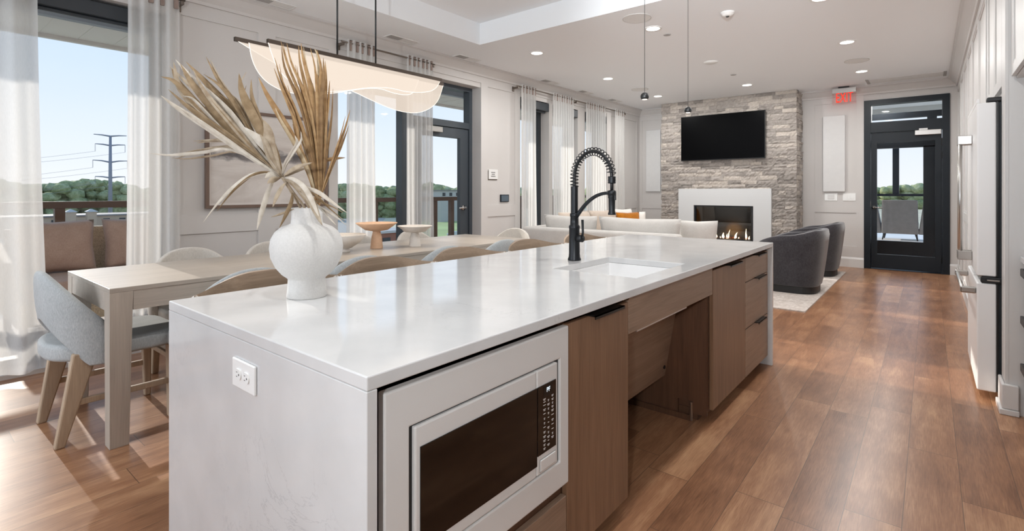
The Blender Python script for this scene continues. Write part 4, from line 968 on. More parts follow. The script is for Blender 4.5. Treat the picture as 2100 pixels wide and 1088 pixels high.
copy_tree(fproto, (-3.44, 4.02, 0), PI, 'sunlit-toned upholstered barrel chair at the far head of the table, toward the sofa')  # paler fabric puts the sunlight on this chair into its colour
for yy, lb in ((1.95, 'barrel chair on the window side, mostly hidden behind the white vase'), (2.74, 'barrel chair on the window side, behind the low white bowl and tan pedestal bowl'), (3.38, 'barrel chair on the window side, seen behind the white pedestal bowl')):
    copy_tree(fproto, (-3.80, yy, 0), -PI / 2, lb)

# ------------------------------------------------------------------ island stools (built facing +X, back rail at x<0)
def make_stool(label):
    t = thing('counter_stool', label, 'stool')
    b = BM(); N = 36
    def rail(u):
        a = (u - .5) * 2; th = a * 1.15
        x = -.215 + .12 * (1 - math.cos(th)) / (1 - math.cos(1.15)); yv = .30 * math.sin(th) / math.sin(1.15)
        e = abs(a); k = max(0, min(1, (e - .08) / .80)); k = k * k * (3 - 2 * k)
        zt = .884 - .044 * k; zb = .775 + .026 * k
        return x, yv, zb, zt
    R = []
    for i in range(N + 1):
        x, yv, zb, zt = rail(i / N); n_ = Vector((x + .5, yv * 1.2, 0)).normalized(); h = .015
        R.append([b.bm.verts.new((x - n_.x * h, yv - n_.y * h, zb)), b.bm.verts.new((x + n_.x * h, yv + n_.y * h, zb)), b.bm.verts.new((x + n_.x * h, yv + n_.y * h, zt)), b.bm.verts.new((x - n_.x * h, yv - n_.y * h, zt))])
    for i in range(N):
        for k in range(4): b.bm.faces.new((R[i][k], R[i][(k + 1) % 4], R[i + 1][(k + 1) % 4], R[i + 1][k]))
    b.bm.faces.new(R[0][::-1]); b.bm.faces.new(R[N])
    rl = obj('back_rail', b, 'stool_wood', t, bevel=.009, seg=3, smooth=True)
    for s in (-1, 1):
        x, yv, zb, zt = rail(0 if s < 0 else 1); c = BM(); n_ = Vector((.55, s * .9, 0)).normalized()
        pts = [Vector((x, yv, (zb + zt) / 2)) + n_ * .000, Vector((x, yv, (zb + zt) / 2)) + n_ * .004]
        c.tube(pts, .0185, 16); obj('rail_end', c, 'wood_end', rl, smooth=True)
    b = BM(); pts = []
    for k in range(32):
        a = 2 * PI * k / 32; c, s = math.cos(a), math.sin(a); pts.append((.20 * math.copysign(abs(c) ** .55, c), .22 * math.copysign(abs(s) ** .55, s)))
    b.prism(pts, 'Z', .56, .62); obj('seat', b, 'chair_fabric', t, bevel=.018, seg=3, smooth=True)
    for sx in (-1, 1):
        for sy in (-1, 1):
            b = BM()
            top = (.16 * sx, .18 * sy, .56) if sx > 0 else (-.150, .215 * sy, .79)
            b.bar((.19 * sx - (.02 if sx < 0 else 0), .21 * sy, 0), top, .03, .03, .034, .034); obj('leg', b, 'stool_wood', t, bevel=.005)
    b = BM(); b.frame('Z', .20, .222, -.20, .18, -.20, .20, .018); obj('footrest', b, 'stool_wood', t)
    return t
st = make_stool('wooden backed island stool nearest the viewer, left of the white vase')
st['group'] = 'stools along the island'
spots = [(1.03, None), (1.61, 'wooden backed island stool just right of the white vase'), (2.195, 'wooden backed island stool, third along the island from the near end'), (2.855, 'wooden backed island stool just left of the black faucet'), (3.52, 'wooden backed island stool behind the black faucet, farthest along')]
for yy, lb in spots:
    if lb is None: st.location = (-2.005, yy, 0)
    else: copy_tree(st, (-2.005, yy, 0), 0, lb)

# ------------------------------------------------------------------ bowls on the table
def ped(label, x, y, r, h, mat, fr):
    t = thing('pedestal_bowl', label, 'bowl', (x, y, TZ), 'bowls along the dining table')
    b = BM(); b.lathe([(0, 0), (.050, 0), (.050, .004), (.040, h * .45), (.030, h * .66), (.030, h * .68), (0, h * .68)], (x, y, TZ), 32); obj('pedestal', b, mat, t, smooth=True)
    b = BM(); b.lathe([(.0, h * .665), (.03, h * .668), (.09, h * .72), (r * .72, h * .82), (r * .985, h * .975), (r, h), (r * .985, h), (r * .7, h * .86), (.08, h * .765), (0, h * .735)], (x, y, TZ), 48); obj('dish', b, mat, t, smooth=True)
ped('tan pedestal bowl, the taller and wider of the two on the dining table', -3.47, 2.525, .165, .205, 'bowl_terracotta', 0)
ped('off-white pedestal bowl nearer the balcony door on the dining table', -3.33, 2.805, .145, .172, 'bowl_ceramic', 0)
t = thing('footed_bowl', 'low cream bowl on a small foot right behind the white vase', 'bowl', (-3.43, 2.20, TZ), 'bowls along the dining table')
b = BM(); b.lathe([(0, 0), (.045, 0), (.045, .02), (.035, .026), (.06, .035), (.12, .075), (.165, .132), (.163, .134), (.115, .085), (.05, .045), (0, .04)], (-3.43, 2.20, TZ), 48); obj('dish', b, 'bowl_ceramic', t, smooth=True)
# ------------------------------------------------------------------ linear chandelier over the dining table
BF = [(1.587, 2.193), (1.61, 2.124), (1.642, 2.05), (1.705, 1.981), (1.808, 1.938), (1.934, 1.927), (2.128, 1.956), (2.351, 2.016), (2.567, 2.049), (2.73, 2.046), (2.887, 2.062), (3.007, 2.092), (3.076, 2.137), (3.118, 2.20)]
BMID = [(1.508, 2.19), (1.524, 2.101), (1.555, 2.027), (1.603, 1.971), (1.668, 1.933), (1.777, 1.907), (1.969, 1.922), (2.166, 1.965), (2.393, 2.03), (2.55, 2.054), (2.687, 2.039), (2.815, 2.042), (2.895, 2.079), (2.949, 2.19)]
BR = [(1.431, 2.20), (1.544, 2.154), (1.714, 2.093), (1.891, 2.053), (2.122, 2.013), (2.289, 2.002), (2.467, 1.955), (2.659, 1.909), (2.812, 1.895), (2.946, 1.906), (3.086, 1.962), (3.186, 2.05), (3.252, 2.20)]
t = thing('linear_chandelier', 'long lit wave-shaped acrylic chandelier on black rods over the dining table', 'chandelier', (-3.41, 2.33, 2.2))
b = BM(); b.box(-3.362, -3.338, 1.584, 3.122, 2.190, 2.216); obj('light_bar', b, 'bronze_bar', t)
b = BM(); b.box(-3.482, -3.458, 1.43, 3.255, 2.190, 2.216); obj('light_bar', b, 'bronze_bar', t)
for yy in (2.132, 2.472):
    b = BM(); b.box(-3.46, -3.36, yy - .01, yy + .01, 2.197, 2.212); obj('cross_bar', b, 'bronze_bar', t)
for yy in (2.132, 2.472):
    b = BM(); b.tube([(-3.41, yy, 2.21), (-3.41, yy, 3.09)], .0065, 12); obj('rod', b, 'matte_black', t, smooth=True)
b = BM(); b.box(-3.47, -3.35, 1.95, 2.66, 3.085, 3.109); obj('canopy', b, 'matte_black', t, bevel=.003)
def blade(prof, X, ph):
    P = smooth_path([(0, y, z) for y, z in prof], 40); b = BM(); nv = 5; e = .003
    rows = []
    for p in P:
        rows.append([(X + .012 * math.sin((p.y - 1.4) * 3.2 + ph) * (1 - k / nv), p.y, p.z + (2.192 - p.z) * k / nv) for k in range(nv + 1)])
    F = [[b.bm.verts.new((q[0] + e, q[1], q[2])) for q in r] for r in rows]; K = [[b.bm.verts.new((q[0] - e, q[1], q[2])) for q in r] for r in rows]
    n = len(P) - 1
    for i in range(n):
        for k in range(nv):
            b.bm.faces.new((F[i][k], F[i + 1][k], F[i + 1][k + 1], F[i][k + 1])); b.bm.faces.new((K[i][k + 1], K[i + 1][k + 1], K[i + 1][k], K[i][k]))
        b.bm.faces.new((F[i][0], K[i][0], K[i + 1][0], F[i + 1][0])); b.bm.faces.new((F[i + 1][nv], K[i + 1][nv], K[i][nv], F[i][nv]))
    o = obj('acrylic_blade', b, 'led_acrylic', t, smooth=True)
    b = BM(); b.tube([Vector(r[0]) for r in rows], .0024, 6); obj('blade_edge', b, 'led_edge', o, smooth=True)
blade(BF, -3.35, 0); blade(BMID, -3.452, 1.4); blade(BR, -3.47, 2.6)
light('chandelier_light', 'AREA', (-3.41, 2.33, 2.186), 9, (1, .86, .68), (0, 0, PI / 2), shape='RECTANGLE', size=1.4, size_y=.02)

# two small pendants
for yy, z, lb in ((3.051, 1.822, 'small black ball pendant on a long cord, left of the two over the island'), (3.804, 1.827, 'small black ball pendant on a long cord, right of the two, beside the television')):
    t = thing('ball_pendant', lb, 'pendant lamp', (-1.4, yy, z), 'ball pendants over the island')
    b = BM(); b.tube([(-1.4, yy, z + .024), (-1.4, yy, 3.09)], .0018, 6); obj('cord', b, 'matte_black', t)
    b = BM(); b.lathe([(0, 3.088), (.05, 3.088), (.05, 3.109), (0, 3.109)], (-1.4, yy, 0), 20); obj('ceiling_canopy', b, 'matte_black', t)
    b = BM(); R = .0265; b.lathe([(.001, R)] + [(R * math.sin(a * PI / 18), R * math.cos(a * PI / 18)) for a in range(1, 14)] + [(.014, -.0175)], (-1.4, yy, z), 24); obj('ball_shade', b, 'matte_black', t, smooth=True)
    b = BM(); b.lathe([(0, -.0195), (.0165, -.0195), (.0165, -.0165), (0, -.0165)], (-1.4, yy, z), 20); obj('lens', b, 'pendant_lens', t)

# ------------------------------------------------------------------ curtains and rods
RODZ = 2.715; CXC = WX + .105
def curtain(y0, y1, label, folds, zb=.03, flare=.0, lean=0.0, seed=1, amp=.034):
    t = thing('curtain', label, 'curtain', (CXC, (y0 + y1) / 2, RODZ), 'sheer curtains along the left wall')
    rr = random.Random(seed); ph = [rr.uniform(-.35, .35) for _ in range(folds + 3)]; am = [rr.uniform(.6, 1.15) for _ in range(folds + 3)]
    ym = (y0 + y1) / 2
    def fn(u, v):
        z = zb + (RODZ + .035 - zb) * v
        s = u * folds; k = int(s); a = am[k] * (1 - (s - k)) + am[k + 1] * (s - k)
        x = CXC + amp * a * (.55 + .45 * (1 - v)) * math.sin(2 * PI * s + ph[k] * (1 - v)) + .01 * math.sin(7 * u + 5 * v) * (1 - v)
        sp = 1 + flare * (1 - v) ** 1.5
        y = ym + (y0 + (y1 - y0) * u - ym) * sp + lean * (1 - v) ** 1.6 + .006 * math.sin(2 * PI * s * .5 + 2 * v)
        return (x, y, z)
    b = BM(); b.grid(fn, folds * 10, 26); obj('panel', b, 'sheer_curtain', t, smooth=True)
    b = BM()
    for k in range(folds):
        u0 = (k + .58) / folds; u1 = (k + .92) / folds
        p0, p1 = fn(u0, .985), fn(u1, .985)
        b.box(min(p0[0], p1[0]) - .004, CXC + .004, p0[1], p1[1], RODZ - .075, RODZ + .030)  # brown boxes in the fold valleys stand in for pleat shading
    b.box(CXC - .004, CXC + .004, y0 + .01, y1 - .01, RODZ + .022, RODZ + .030)
    obj('header_pleat_shade', b, 'pleat_shade_fabric', t)
def rod(y0, y1, label):
    t = thing('curtain_rod', label, 'curtain rod', (WX, (y0 + y1) / 2, RODZ), 'curtain rods on the left wall')
    b = BM(); b.tube([(CXC, y0, RODZ), (CXC, y1, RODZ)], .009, 12); obj('pole', b, 'rod_bronze', t, smooth=True)
    for yy in (y0 + .02, y1 - .02):
        b = BM(); b.box(WX + T, CXC + .012, yy - .012, yy + .012, RODZ - .035, RODZ - .009).box(WX + T, WX + T + .012, yy - .02, yy + .02, RODZ - .07, RODZ); obj('bracket', b, 'rod_bronze', t, bevel=.003)
rod(-.60, 1.50, 'bronze curtain rod above the near window'); rod(2.88, 4.12, 'bronze curtain rod above the side window by the balcony door'); rod(5.68, 7.20, 'bronze curtain rod above the windows, nearer the thermostat'); rod(7.235, 9.02, 'bronze curtain rod above the windows, nearer the fireplace')
curtain(-.55, .645, 'sheer curtain at the left edge of the view, by the near window', 7, .05, .04, .03, 1, .055)
curtain(1.125, 1.455, 'sheer curtain gathered at the right side of the near window', 4, .05, .05, -.01, 2, .045)
curtain(2.94, 3.285, 'sheer curtain left of the side window, behind the tan pedestal bowl', 5, .05, .1, .0, 3)
curtain(3.70, 4.085, 'sheer curtain between the side window and the balcony door', 6, .05, .05, 0, 4)
curtain(5.775, 6.14, 'sheer curtain nearest the thermostat', 5, .05, .05, 0, 5)
curtain(6.57, 7.19, 'wide sheer curtain left of the faucet spring, second from the thermostat', 9, .05, .03, 0, 6)
curtain(7.56, 8.26, 'wide sheer curtain behind the faucet arch, third from the thermostat', 9, .05, .03, 0, 7)
curtain(8.60, 8.99, 'sheer curtain nearest the fireplace corner', 5, .05, .04, 0, 8)

# ------------------------------------------------------------------ framed art, sign, thermostat, wall panels, switches, exit sign
def ink_mat():
    m, nt, b = new_mat('ink_print'); L = nt.links
    tcn = nt.nodes.new('ShaderNodeTexCoord'); s = nt.nodes.new('ShaderNodeSeparateXYZ'); L.new(tcn.outputs['Object'], s.inputs[0])
    n1 = noise_tex(nt, 5.5, 6, coords(nt, (1, 1, 1.5)), .6); n2 = noise_tex(nt, 2.2, 5, coords(nt, (1, .6, 2.2)), .6, .8)
    def mth(op, a, bb, c=None):
        n = nt.nodes.new('ShaderNodeMath'); n.operation = op
        for i, v in enumerate((a, bb, c)):
            if v is None: continue
            if isinstance(v, (int, float)): n.inputs[i].default_value = v
            else: L.new(v, n.inputs[i])
        return n.outputs[0]
    zc = mth('ADD', s.outputs['Z'], mth('MULTIPLY', mth('SUBTRACT', n1.outputs['Fac'], .5), .16))
    d = mth('ABSOLUTE', mth('SUBTRACT', zc, .445), 0.0)
    yy = mth('MULTIPLY', mth('ABSOLUTE', mth('ADD', s.outputs['Y'], .0), 0.0), .045)
    band = ramp(nt, mth('ADD', d, yy), [(.028, (1, 1, 1, 1)), (.060, (0, 0, 0, 1))])
    wash = ramp(nt, n2.outputs['Fac'], [(.38, lin('#c9c0b9')), (.55, lin('#dcd5cf')), (.7, lin('#e6e0db'))])
    ink = ramp(nt, n1.outputs['Fac'], [(.35, lin('#4c4a4d')), (.65, lin('#8a8381'))])
    mx = nt.nodes.new('ShaderNodeMix'); mx.data_type = 'RGBA'; L.new(band, mx.inputs['Factor']); L.new(wash, mx.inputs['A']); L.new(ink, mx.inputs['B'])
    L.new(mx.outputs['Result'], b.inputs['Base Color']); setp(b, Roughness=.8)
ink_mat()
t = thing('framed_print', 'large framed ink landscape print on the left wall behind the palm leaves', 'picture', (WX + T, 2.22, 1.08))
b = BM(); b.frame('X', WX + T, WX + T + .035, 1.672, 2.768, 1.078, 1.918, .026); obj('frame', b, 'frame_walnut', t, bevel=.002)
b = BM(); b.box(WX + T + .003, WX + T + .012, 1.698, 2.742, 1.104, 1.892); obj('mat_board', b, 'print_paper', t)
b = BM(); b.box(WX + T + .012, WX + T + .0135, 1.715, 2.725, 1.121, 1.875); obj('print', b, 'ink_print', t)
b = BM(); b.box(WX + T + .024, WX + T + .026, 1.698, 2.742, 1.104, 1.892); obj('glazing', b, 'window_glass', t)

t = thing('room_sign', 'small pale plaque with three lines of lettering beside the balcony door', 'sign', (WX, 5.27, 1.45))
b = BM(); b.box(WX, WX + .012, 5.185, 5.375, 1.385, 1.515); obj('plaque', b, 'vent_white', t, bevel=.002)
b = BM(); b.box(WX, WX + .006, 5.172, 5.362, 1.372, 1.50); obj('back_plate', b, 'rod_bronze', t)
b = BM(); rr = random.Random(2)
for z, w in ((1.475, .040), (1.449, .032), (1.423, .044)):
    yy = 5.275 - w
    while yy < 5.275 + w: l_ = rr.uniform(.006, .011); b.box(WX + .012, WX + .0126, yy, yy + l_, z - .006, z + .006); yy += l_ + .003
obj('lettering', b, 'slot_dark', t)
t = thing('thermostat', 'square dark wall control with grey screen under the small plaque', 'thermostat', (WX, 5.52, 1.12))
b = BM(); b.box(WX, WX + .018, 5.428, 5.609, 1.068, 1.172); obj('housing', b, 'frame_black', t, bevel=.003)
b = BM(); b.box(WX + .018, WX + .0195, 5.44, 5.592, 1.078, 1.162); obj('screen', b, 'thermostat_face', t)

for x0, x1, lb in ((-4.475, -4.165, 'tall narrow white textured wall panel left of the stone chimney'), (-1.363, -1.057, 'tall narrow white textured wall panel between the chimney and the far door')):
    t = thing('wall_panel', lb, 'wall art', ((x0 + x1) / 2, FY, 1.2), 'white art panels on the far wall')
    b = BM(); b.box(x0, x1, FY - .045, FY - .02, 1.212, 2.448); obj('canvas', b, 'art_white', t, bevel=.004)
    b = BM(); b.frame('Y', FY - .02, FY, x0 + .03, x1 - .03, 1.25, 2.41, .03); obj('backing_frame', b, 'chair_wood', t)
for x0, x1, lb, rk in ((-1.345, -1.165, 'white switch plate with a raised control, left of the two by the far door', 1), (-1.09, -.915, 'white switch plate with rocker switches, right of the two, nearest the far door', 3)):
    t = thing('switch_plate', lb, 'switch', ((x0 + x1) / 2, FY, 1.13), 'switch plates by the far door')
    b = BM(); b.box(x0, x1, FY - .008, FY, 1.065, 1.185); obj('plate', b, 'plastic_white', t, bevel=.002)
    w = (x1 - x0) / (rk + 1)
    for k in range(rk):
        c = x0 + (x1 - x0) * (k + 1) / (rk + 1); hw = .045 if rk == 1 else .016
        b = BM(); b.box(c - hw, c + hw, FY - .016 if rk == 1 else FY - .012, FY - .008, 1.09, 1.165); obj('rocker', b, 'trim_white' if rk == 1 else 'plastic_white', t, bevel=.002)
t = thing('exit_sign', 'red lettered clear exit sign hung from the ceiling near the far door', 'exit sign', (-1.06, 9.60, CZ))
b = BM(); b.box(-1.12, -.98, 9.56, 9.64, CZ - .02, CZ); obj('ceiling_mount', b, 'black_plastic', t)
b = BM(); b.box(-1.205, -.885, 9.57, 9.63, CZ - .10, CZ - .022); obj('housing', b, 'brushed_nickel', t, bevel=.003)
b = BM(); b.box(-1.205, -.885, 9.596, 9.602, 2.59, CZ - .10); obj('clear_panel', b, 'exit_panel', t)
text_obj('lettering', 'EXIT', .228, (-1.043, 9.594, 2.695), (PI / 2, 0, 0), 'exit_red', t, .001, sx=.50)

# ------------------------------------------------------------------ ceiling fittings
for i, (x, yy, lb) in enumerate(((-3.633, 4.93, 'leftmost lit recessed downlight, above the curtain by the balcony door'), (-3.655, 6.718, 'lit recessed downlight over the sofa, second out from the raised tray on the window side'), (-3.662, 8.511, 'lit recessed downlight near the corner by the left chimney edge'), (-2.172, 4.93, 'lit recessed downlight beside the large round ceiling speaker'),
                                 (-2.198, 8.485, 'lit recessed downlight in front of the stone chimney top'), (-.717, 5.06, 'lit recessed downlight at the top edge of the view'), (-.707, 6.735, 'lit recessed downlight over the walkway, middle of its row'), (-.724, 8.512, 'lit recessed downlight over the walkway, nearest the exit sign'))):
    t = thing('recessed_downlight', lb, 'downlight', (x, yy, CZ), 'recessed downlights in the ceiling')
    b = BM(); b.lathe([(.066, -.006), (.085, -.006), (.088, 0), (.066, 0)], (x, yy, CZ), 32); obj('trim_ring', b, 'plastic_white', t, smooth=True)
    b = BM(); b.lathe([(0, -.004), (.066, -.004), (.066, 0), (0, 0)], (x, yy, CZ), 28); obj('lens', b, 'downlight_lens', t)
    light('downlight_or_fill_lamp', 'AREA', (x, yy, CZ - .012), 14, (1, 1, .985), shape='DISK', size=.13)
# added fill lamps without fittings, out of view on the tray ceiling
for x, yy in ((-.717, 2.6), (-.717, .6)):
    light('downlight_or_fill_lamp', 'AREA', (x, yy, (3.10 if x > -3.9 else CZ) - .012), 14, (1, 1, .985), shape='DISK', size=.13)
for x, yy, lb in ((-2.162, 4.538, 'large round flush ceiling speaker beside the left ball pendant cord'), (-3.642, 7.753, 'round flush ceiling speaker behind the left ball pendant'), (-.712, 7.771, 'round flush ceiling speaker over the walkway between two downlights')):
    t = thing('ceiling_speaker', lb, 'speaker', (x, yy, CZ), 'flush ceiling speakers')
    b = BM(); b.lathe([(0, -.005), (.128, -.005), (.128, 0), (0, 0)], (x, yy, CZ), 40); obj('grille', b, 'speaker_grille', t)
    b = BM(); b.lathe([(.129, -.006), (.134, -.006), (.134, 0), (.129, 0)], (x, yy, CZ), 40); obj('rim', b, 'speaker_rim', t)
t = thing('smoke_detector', 'white domed smoke detector near the top middle of the ceiling', 'smoke detector', (-1.444, 4.92, CZ))
b = BM(); b.lathe([(0, -.036), (.03, -.036), (.048, -.024), (.055, -.012), (.06, -.010), (.06, 0), (0, 0)], (-1.444, 4.92, CZ), 32); obj('body', b, 'plastic_white', t, smooth=True)
b = BM(); b.lathe([(0, -.046), (.012, -.045), (.016, -.036), (0, -.036)], (-1.444, 4.92, CZ), 16); obj('sensor', b, 'slot_dark', t, smooth=True)
t = thing('ceiling_access_disc', 'plain shallow white disc on the ceiling between two sprinkler caps', 'ceiling disc', (-2.164, 6.683, CZ))
b = BM(); b.lathe([(0, -.018), (.06, -.016), (.085, -.006), (.088, 0), (0, 0)], (-2.164, 6.683, CZ), 32); obj('cover', b, 'plastic_white', t, smooth=True)
for x, yy, lb in ((-2.144, 5.221, 'small flat sprinkler cap just behind the downlight near the large speaker'), (-2.154, 7.614, 'small flat sprinkler cap in front of the chimney downlight')):
    b = BM(); b.lathe([(0, -.006), (.036, -.006), (.04, 0), (0, 0)], (x, yy, CZ), 24)
    o = tag(obj('sprinkler_cap', b, 'vent_grey', None), lb, 'sprinkler cap', 'sprinkler caps')
for yy, lb in ((2.15, 'ceiling air vent above the framed print, nearest the viewer'), (3.56, 'ceiling air vent above the curtain by the side window'), (4.58, 'ceiling air vent above the balcony door'), (6.36, 'ceiling air vent above the first window curtain past the thermostat'), (7.41, 'ceiling air vent above the wide curtain behind the faucet'), (8.42, 'ceiling air vent nearest the fireplace corner')):
    t = thing('ceiling_vent', lb, 'vent', (-4.45, yy, CZ), 'supply vents along the left ceiling edge')
    b = BM(); b.frame('Z', CZ - .006, CZ, -4.517, -4.383, yy - .19, yy + .19, .014); obj('frame', b, 'vent_white', t)
    b = BM(); b.box(-4.50, -4.40, yy - .173, yy - .01, CZ - .004, CZ - .001); obj('dark_grille', b, 'vent_grey', t)
    b = BM(); b.box(-4.50, -4.40, yy - .01, yy + .173, CZ - .004, CZ - .001); obj('light_grille', b, 'vent_white', t)
t = thing('slot_diffuser', 'long flush ceiling diffuser strip with grey ends in front of the far door', 'vent', (-.27, 9.4, CZ))
b = BM(); b.box(-.70, .15, 9.24, 9.56, CZ - .004, CZ); obj('strip', b, 'vent_white', t)
for x0 in (-.74, .152): b = BM(); b.box(x0, x0 + .036, 9.22, 9.58, CZ - .006, CZ); obj('end_cap', b, 'vent_grey', t)

# ------------------------------------------------------------------ lounge: rug, sectional sofa, cushions, armchairs
b = BM(); b.box(-3.95, -.97, 5.86, 9.12, 0, .012); tag(obj('area_rug', b, 'rug_pile'), 'faded beige patterned rug under the dark armchairs', 'rug')
t = thing('sectional_sofa', 'light grey sectional sofa with its back to the dining table', 'sofa', (-3.4, 6.0, .012))
Z0 = .012
def sbox(nm, x0, x1, y0, y1, z0, z1, bev=.05, mat='sofa_fabric', parent=None):
    b = BM(); b.box(x0, x1, y0, y1, z0, z1); return obj(nm, b, mat, parent or t, bevel=bev, seg=4, smooth=True)
sbox('back_frame', -4.36, -2.16, 5.56, 5.74, .06, .735, .045)
sbox('seat_base', -4.36, -1.93, 5.745, 6.46, .06, .32)
sbox('seat_cushion', -4.10, -3.17, 5.90, 6.48, .322, .47); sbox('seat_cushion', -3.165, -1.93, 5.90, 6.48, .322, .47)
sbox('return_back', -4.36, -4.20, 5.745, 8.25, .06, .735, .045)
sbox('return_base', -4.195, -3.50, 6.465, 8.25, .06, .32); sbox('return_cushion', -4.195, -3.50, 6.485, 8.24, .322, .47)
for x0, x1 in ((-4.16, -3.32), (-3.30, -2.22)):
    b = BM(); pillow_bm(b, ((x0 + x1) / 2, 5.84, .67), x1 - x0, .46, .20, 'Y', 14, .10); obj('back_cushion', b, 'sofa_fabric', t, smooth=True)
for y0, y1 in ((6.05, 6.9), (6.9, 7.75)):
    b = BM(); pillow_bm(b, (-4.06, (y0 + y1) / 2, .70), y1 - y0, .44, .20, 'X', 14, -.12); obj('back_cushion', b, 'beige_fabric', t, smooth=True)
for x in (-4.3, -2.22):
    for yy in (5.60, 6.40): b = BM(); b.box(x - .025, x + .025, yy - .025, yy + .025, 0.012, .06); obj('foot', b, 'matte_black', t)
for yy in (7.3, 8.15): b = BM(); b.box(-3.60, -3.55, yy, yy + .05, .012, .06); obj('foot', b, 'matte_black', t)
def cushion(label, c, w, h, th, ax, mat, tilt=0, rz=0):
    b = BM(); pillow_bm(b, (0, 0, 0), w, h, th, ax, 14, tilt); o = obj('throw_pillow', b, mat, smooth=True); o.location = c; o.rotation_euler = (0, 0, rz)
    tag(o, label, 'pillow', 'throw pillows on the sectional sofa')
cushion('burnt orange knit throw pillow on the sofa', (-3.86, 7.80, .665), .46, .42, .16, 'X', 'orange_knit', -.15, -.5)
cushion('white throw pillow right beside the orange knit pillow', (-3.98, 8.24, .655), .46, .42, .16, 'X', 'white_pillow', -.12, -.7)
cushion('pale throw pillow behind the orange knit pillow, only its top showing', (-4.05, 8.00, .70), .44, .44, .12, 'X', 'white_pillow', -.14, -.3)
cushion('pale square pillow at the right end of the sofa in front of the fireplace', (-2.14, 6.14, .675), .44, .40, .15, 'Y', 'sofa_fabric', .12, .35)

def make_armchair(label):
    """opens toward -X; plan about .78 square"""
    t = thing('barrel_armchair', label, 'armchair', (0, 0, 0), 'charcoal barrel armchairs on the rug')
    b = BM(); N = 56; M_ = 10
    def plan(a, r):
        c, s = math.cos(a), math.sin(a); n_ = 3.4
        return r * math.copysign(abs(c) ** (2 / n_), c), r * math.copysign(abs(s) ** (2 / n_), s)
    A0 = -PI * .80; A1 = PI * .80
    def q(u, v, ins):
        a = A0 + (A1 - A0) * u; e = abs(u - .5) * 2
        top = .755 - .03 * e ** 2 - .16 * max(0, (e - .30) / .70) ** 1.3
        z = .085 + (top - .085) * v
        r = (.315 + .085 * v ** .8) - ins
        x, y = plan(a, r); return (x, y, z)
    vo = [[b.bm.verts.new(q(i / N, j / M_, 0 if j < M_ else .018)) for j in range(M_ + 1)] for i in range(N + 1)]
    vi = [[b.bm.verts.new(q(i / N, j / M_, .105 if j < M_ else .075)) for j in range(M_ + 1)] for i in range(N + 1)]
    for i in range(N):
        for j in range(M_):
            b.bm.faces.new((vo[i][j], vo[i + 1][j], vo[i + 1][j + 1], vo[i][j + 1])); b.bm.faces.new((vi[i][j], vi[i][j + 1], vi[i + 1][j + 1], vi[i + 1][j]))
        b.bm.faces.new((vo[i][M_], vo[i + 1][M_], vi[i + 1][M_], vi[i][M_])); b.bm.faces.new((vo[i][0], vi[i][0], vi[i + 1][0], vo[i + 1][0]))
    for i in (0, N):
        for j in range(M_): b.bm.faces.new((vo[i][j], vo[i][j + 1], vi[i][j + 1], vi[i][j]))
    obj('shell', b, 'charcoal_velvet', t, bevel=.02, seg=3, smooth=True)
    b = BM(); pts = [plan(2 * PI * k / 40, .25) for k in range(40)]; b.prism([(x - .03, y) for x, y in pts], 'Z', .087, .45); obj('seat_cushion', b, 'charcoal_velvet', t, bevel=.03, seg=4, smooth=True)
    b = BM(); b.prism([plan(2 * PI * k / 48, .30) for k in range(48)], 'Z', 0, .084); obj('plinth', b, 'matte_black', t, bevel=.004)
    return t
a1 = make_armchair('charcoal velvet barrel armchair on the rug, nearer the island')
a1.location = (-1.325, 7.10, .012)
copy_tree(a1, (-1.335, 8.68, .012), 0, 'charcoal velvet barrel armchair on the rug, farther one toward the door')

# ------------------------------------------------------------------ refrigerator and tall cabinetry on the right
t = thing('refrigerator', 'white french-door refrigerator with steel bar handles on the right wall', 'refrigerator', (.6, 4.56, 0))
b = BM(); b.box(.312, .98, 4.125, 5.02, .03, 1.755); obj('body', b, 'fridge_side', t)
def fdoor(nm, y0, y1, z0, z1):
    b = BM(); b.box(.218, .304, y0, y1, z0, z1); return obj(nm, b, 'fridge_white', t, bevel=.008, seg=3)
d1 = fdoor('door', 4.106, 4.560, .722, 1.745); d2_ = fdoor('door', 4.566, 5.02, .722, 1.745); d3_ = fdoor('freezer_drawer', 4.106, 5.02, .045, .680)
for d, y0, y1 in ((d1, 4.106, 4.560), (d2_, 4.566, 5.02)):
    b = BM(); b.box(.2185, .232, y0 + .004, y1 - .004, 1.744, 1.770); obj('top_lip', b, 'fridge_white', d, bevel=.003)
b = BM(); b.box(.303, .313, 4.115, 5.015, .05, 1.75); obj('gasket', b, 'black_plastic', t)
b = BM(); b.box(.24, .312, 4.115, 5.015, .681, .721); obj('gap_strip', b, 'black_plastic', t)
for yy in (4.14, 4.985):
    b = BM(); b.box(.262, .38, yy - .03, yy + .03, 1.7455, 1.775); obj('hinge_cover', b, 'matte_black', t, bevel=.008)
b = BM(); b.box(.235, .335, 4.098, 4.124, .684, .718); mh = obj('mid_hinge', b, 'matte_black', t, bevel=.005)
b = BM(); b.box(.262, .318, 4.094, 4.0985, .696, .704); tag(obj('hinge_plate', b, 'brushed_nickel', mh, bevel=.002), 'silver hinge plate')
HX = .158
for d, yy in ((d1, 4.515), (d2_, 4.612)):
    b = BM(); b.tube([(HX, yy, .80), (HX, yy, 1.56)], .011, 14); h = obj('bar_handle', b, 'brushed_nickel', d, smooth=True)
    for z in (.80, 1.56): b = BM(); b.box(HX - .014, .2185, yy - .012, yy + .012, z - .030, z + .030); obj('handle_post', b, 'brushed_nickel', h, bevel=.004)
b = BM(); b.tube([(HX, 4.16, .628), (HX, 4.96, .628)], .011, 14); h = obj('bar_handle', b, 'brushed_nickel', d3_, smooth=True)
for yy in (4.15, 4.97): b = BM(); b.box(HX - .014, .2185, yy - .012, yy + .012, .608, .648); obj('handle_post', b, 'brushed_nickel', h, bevel=.008)
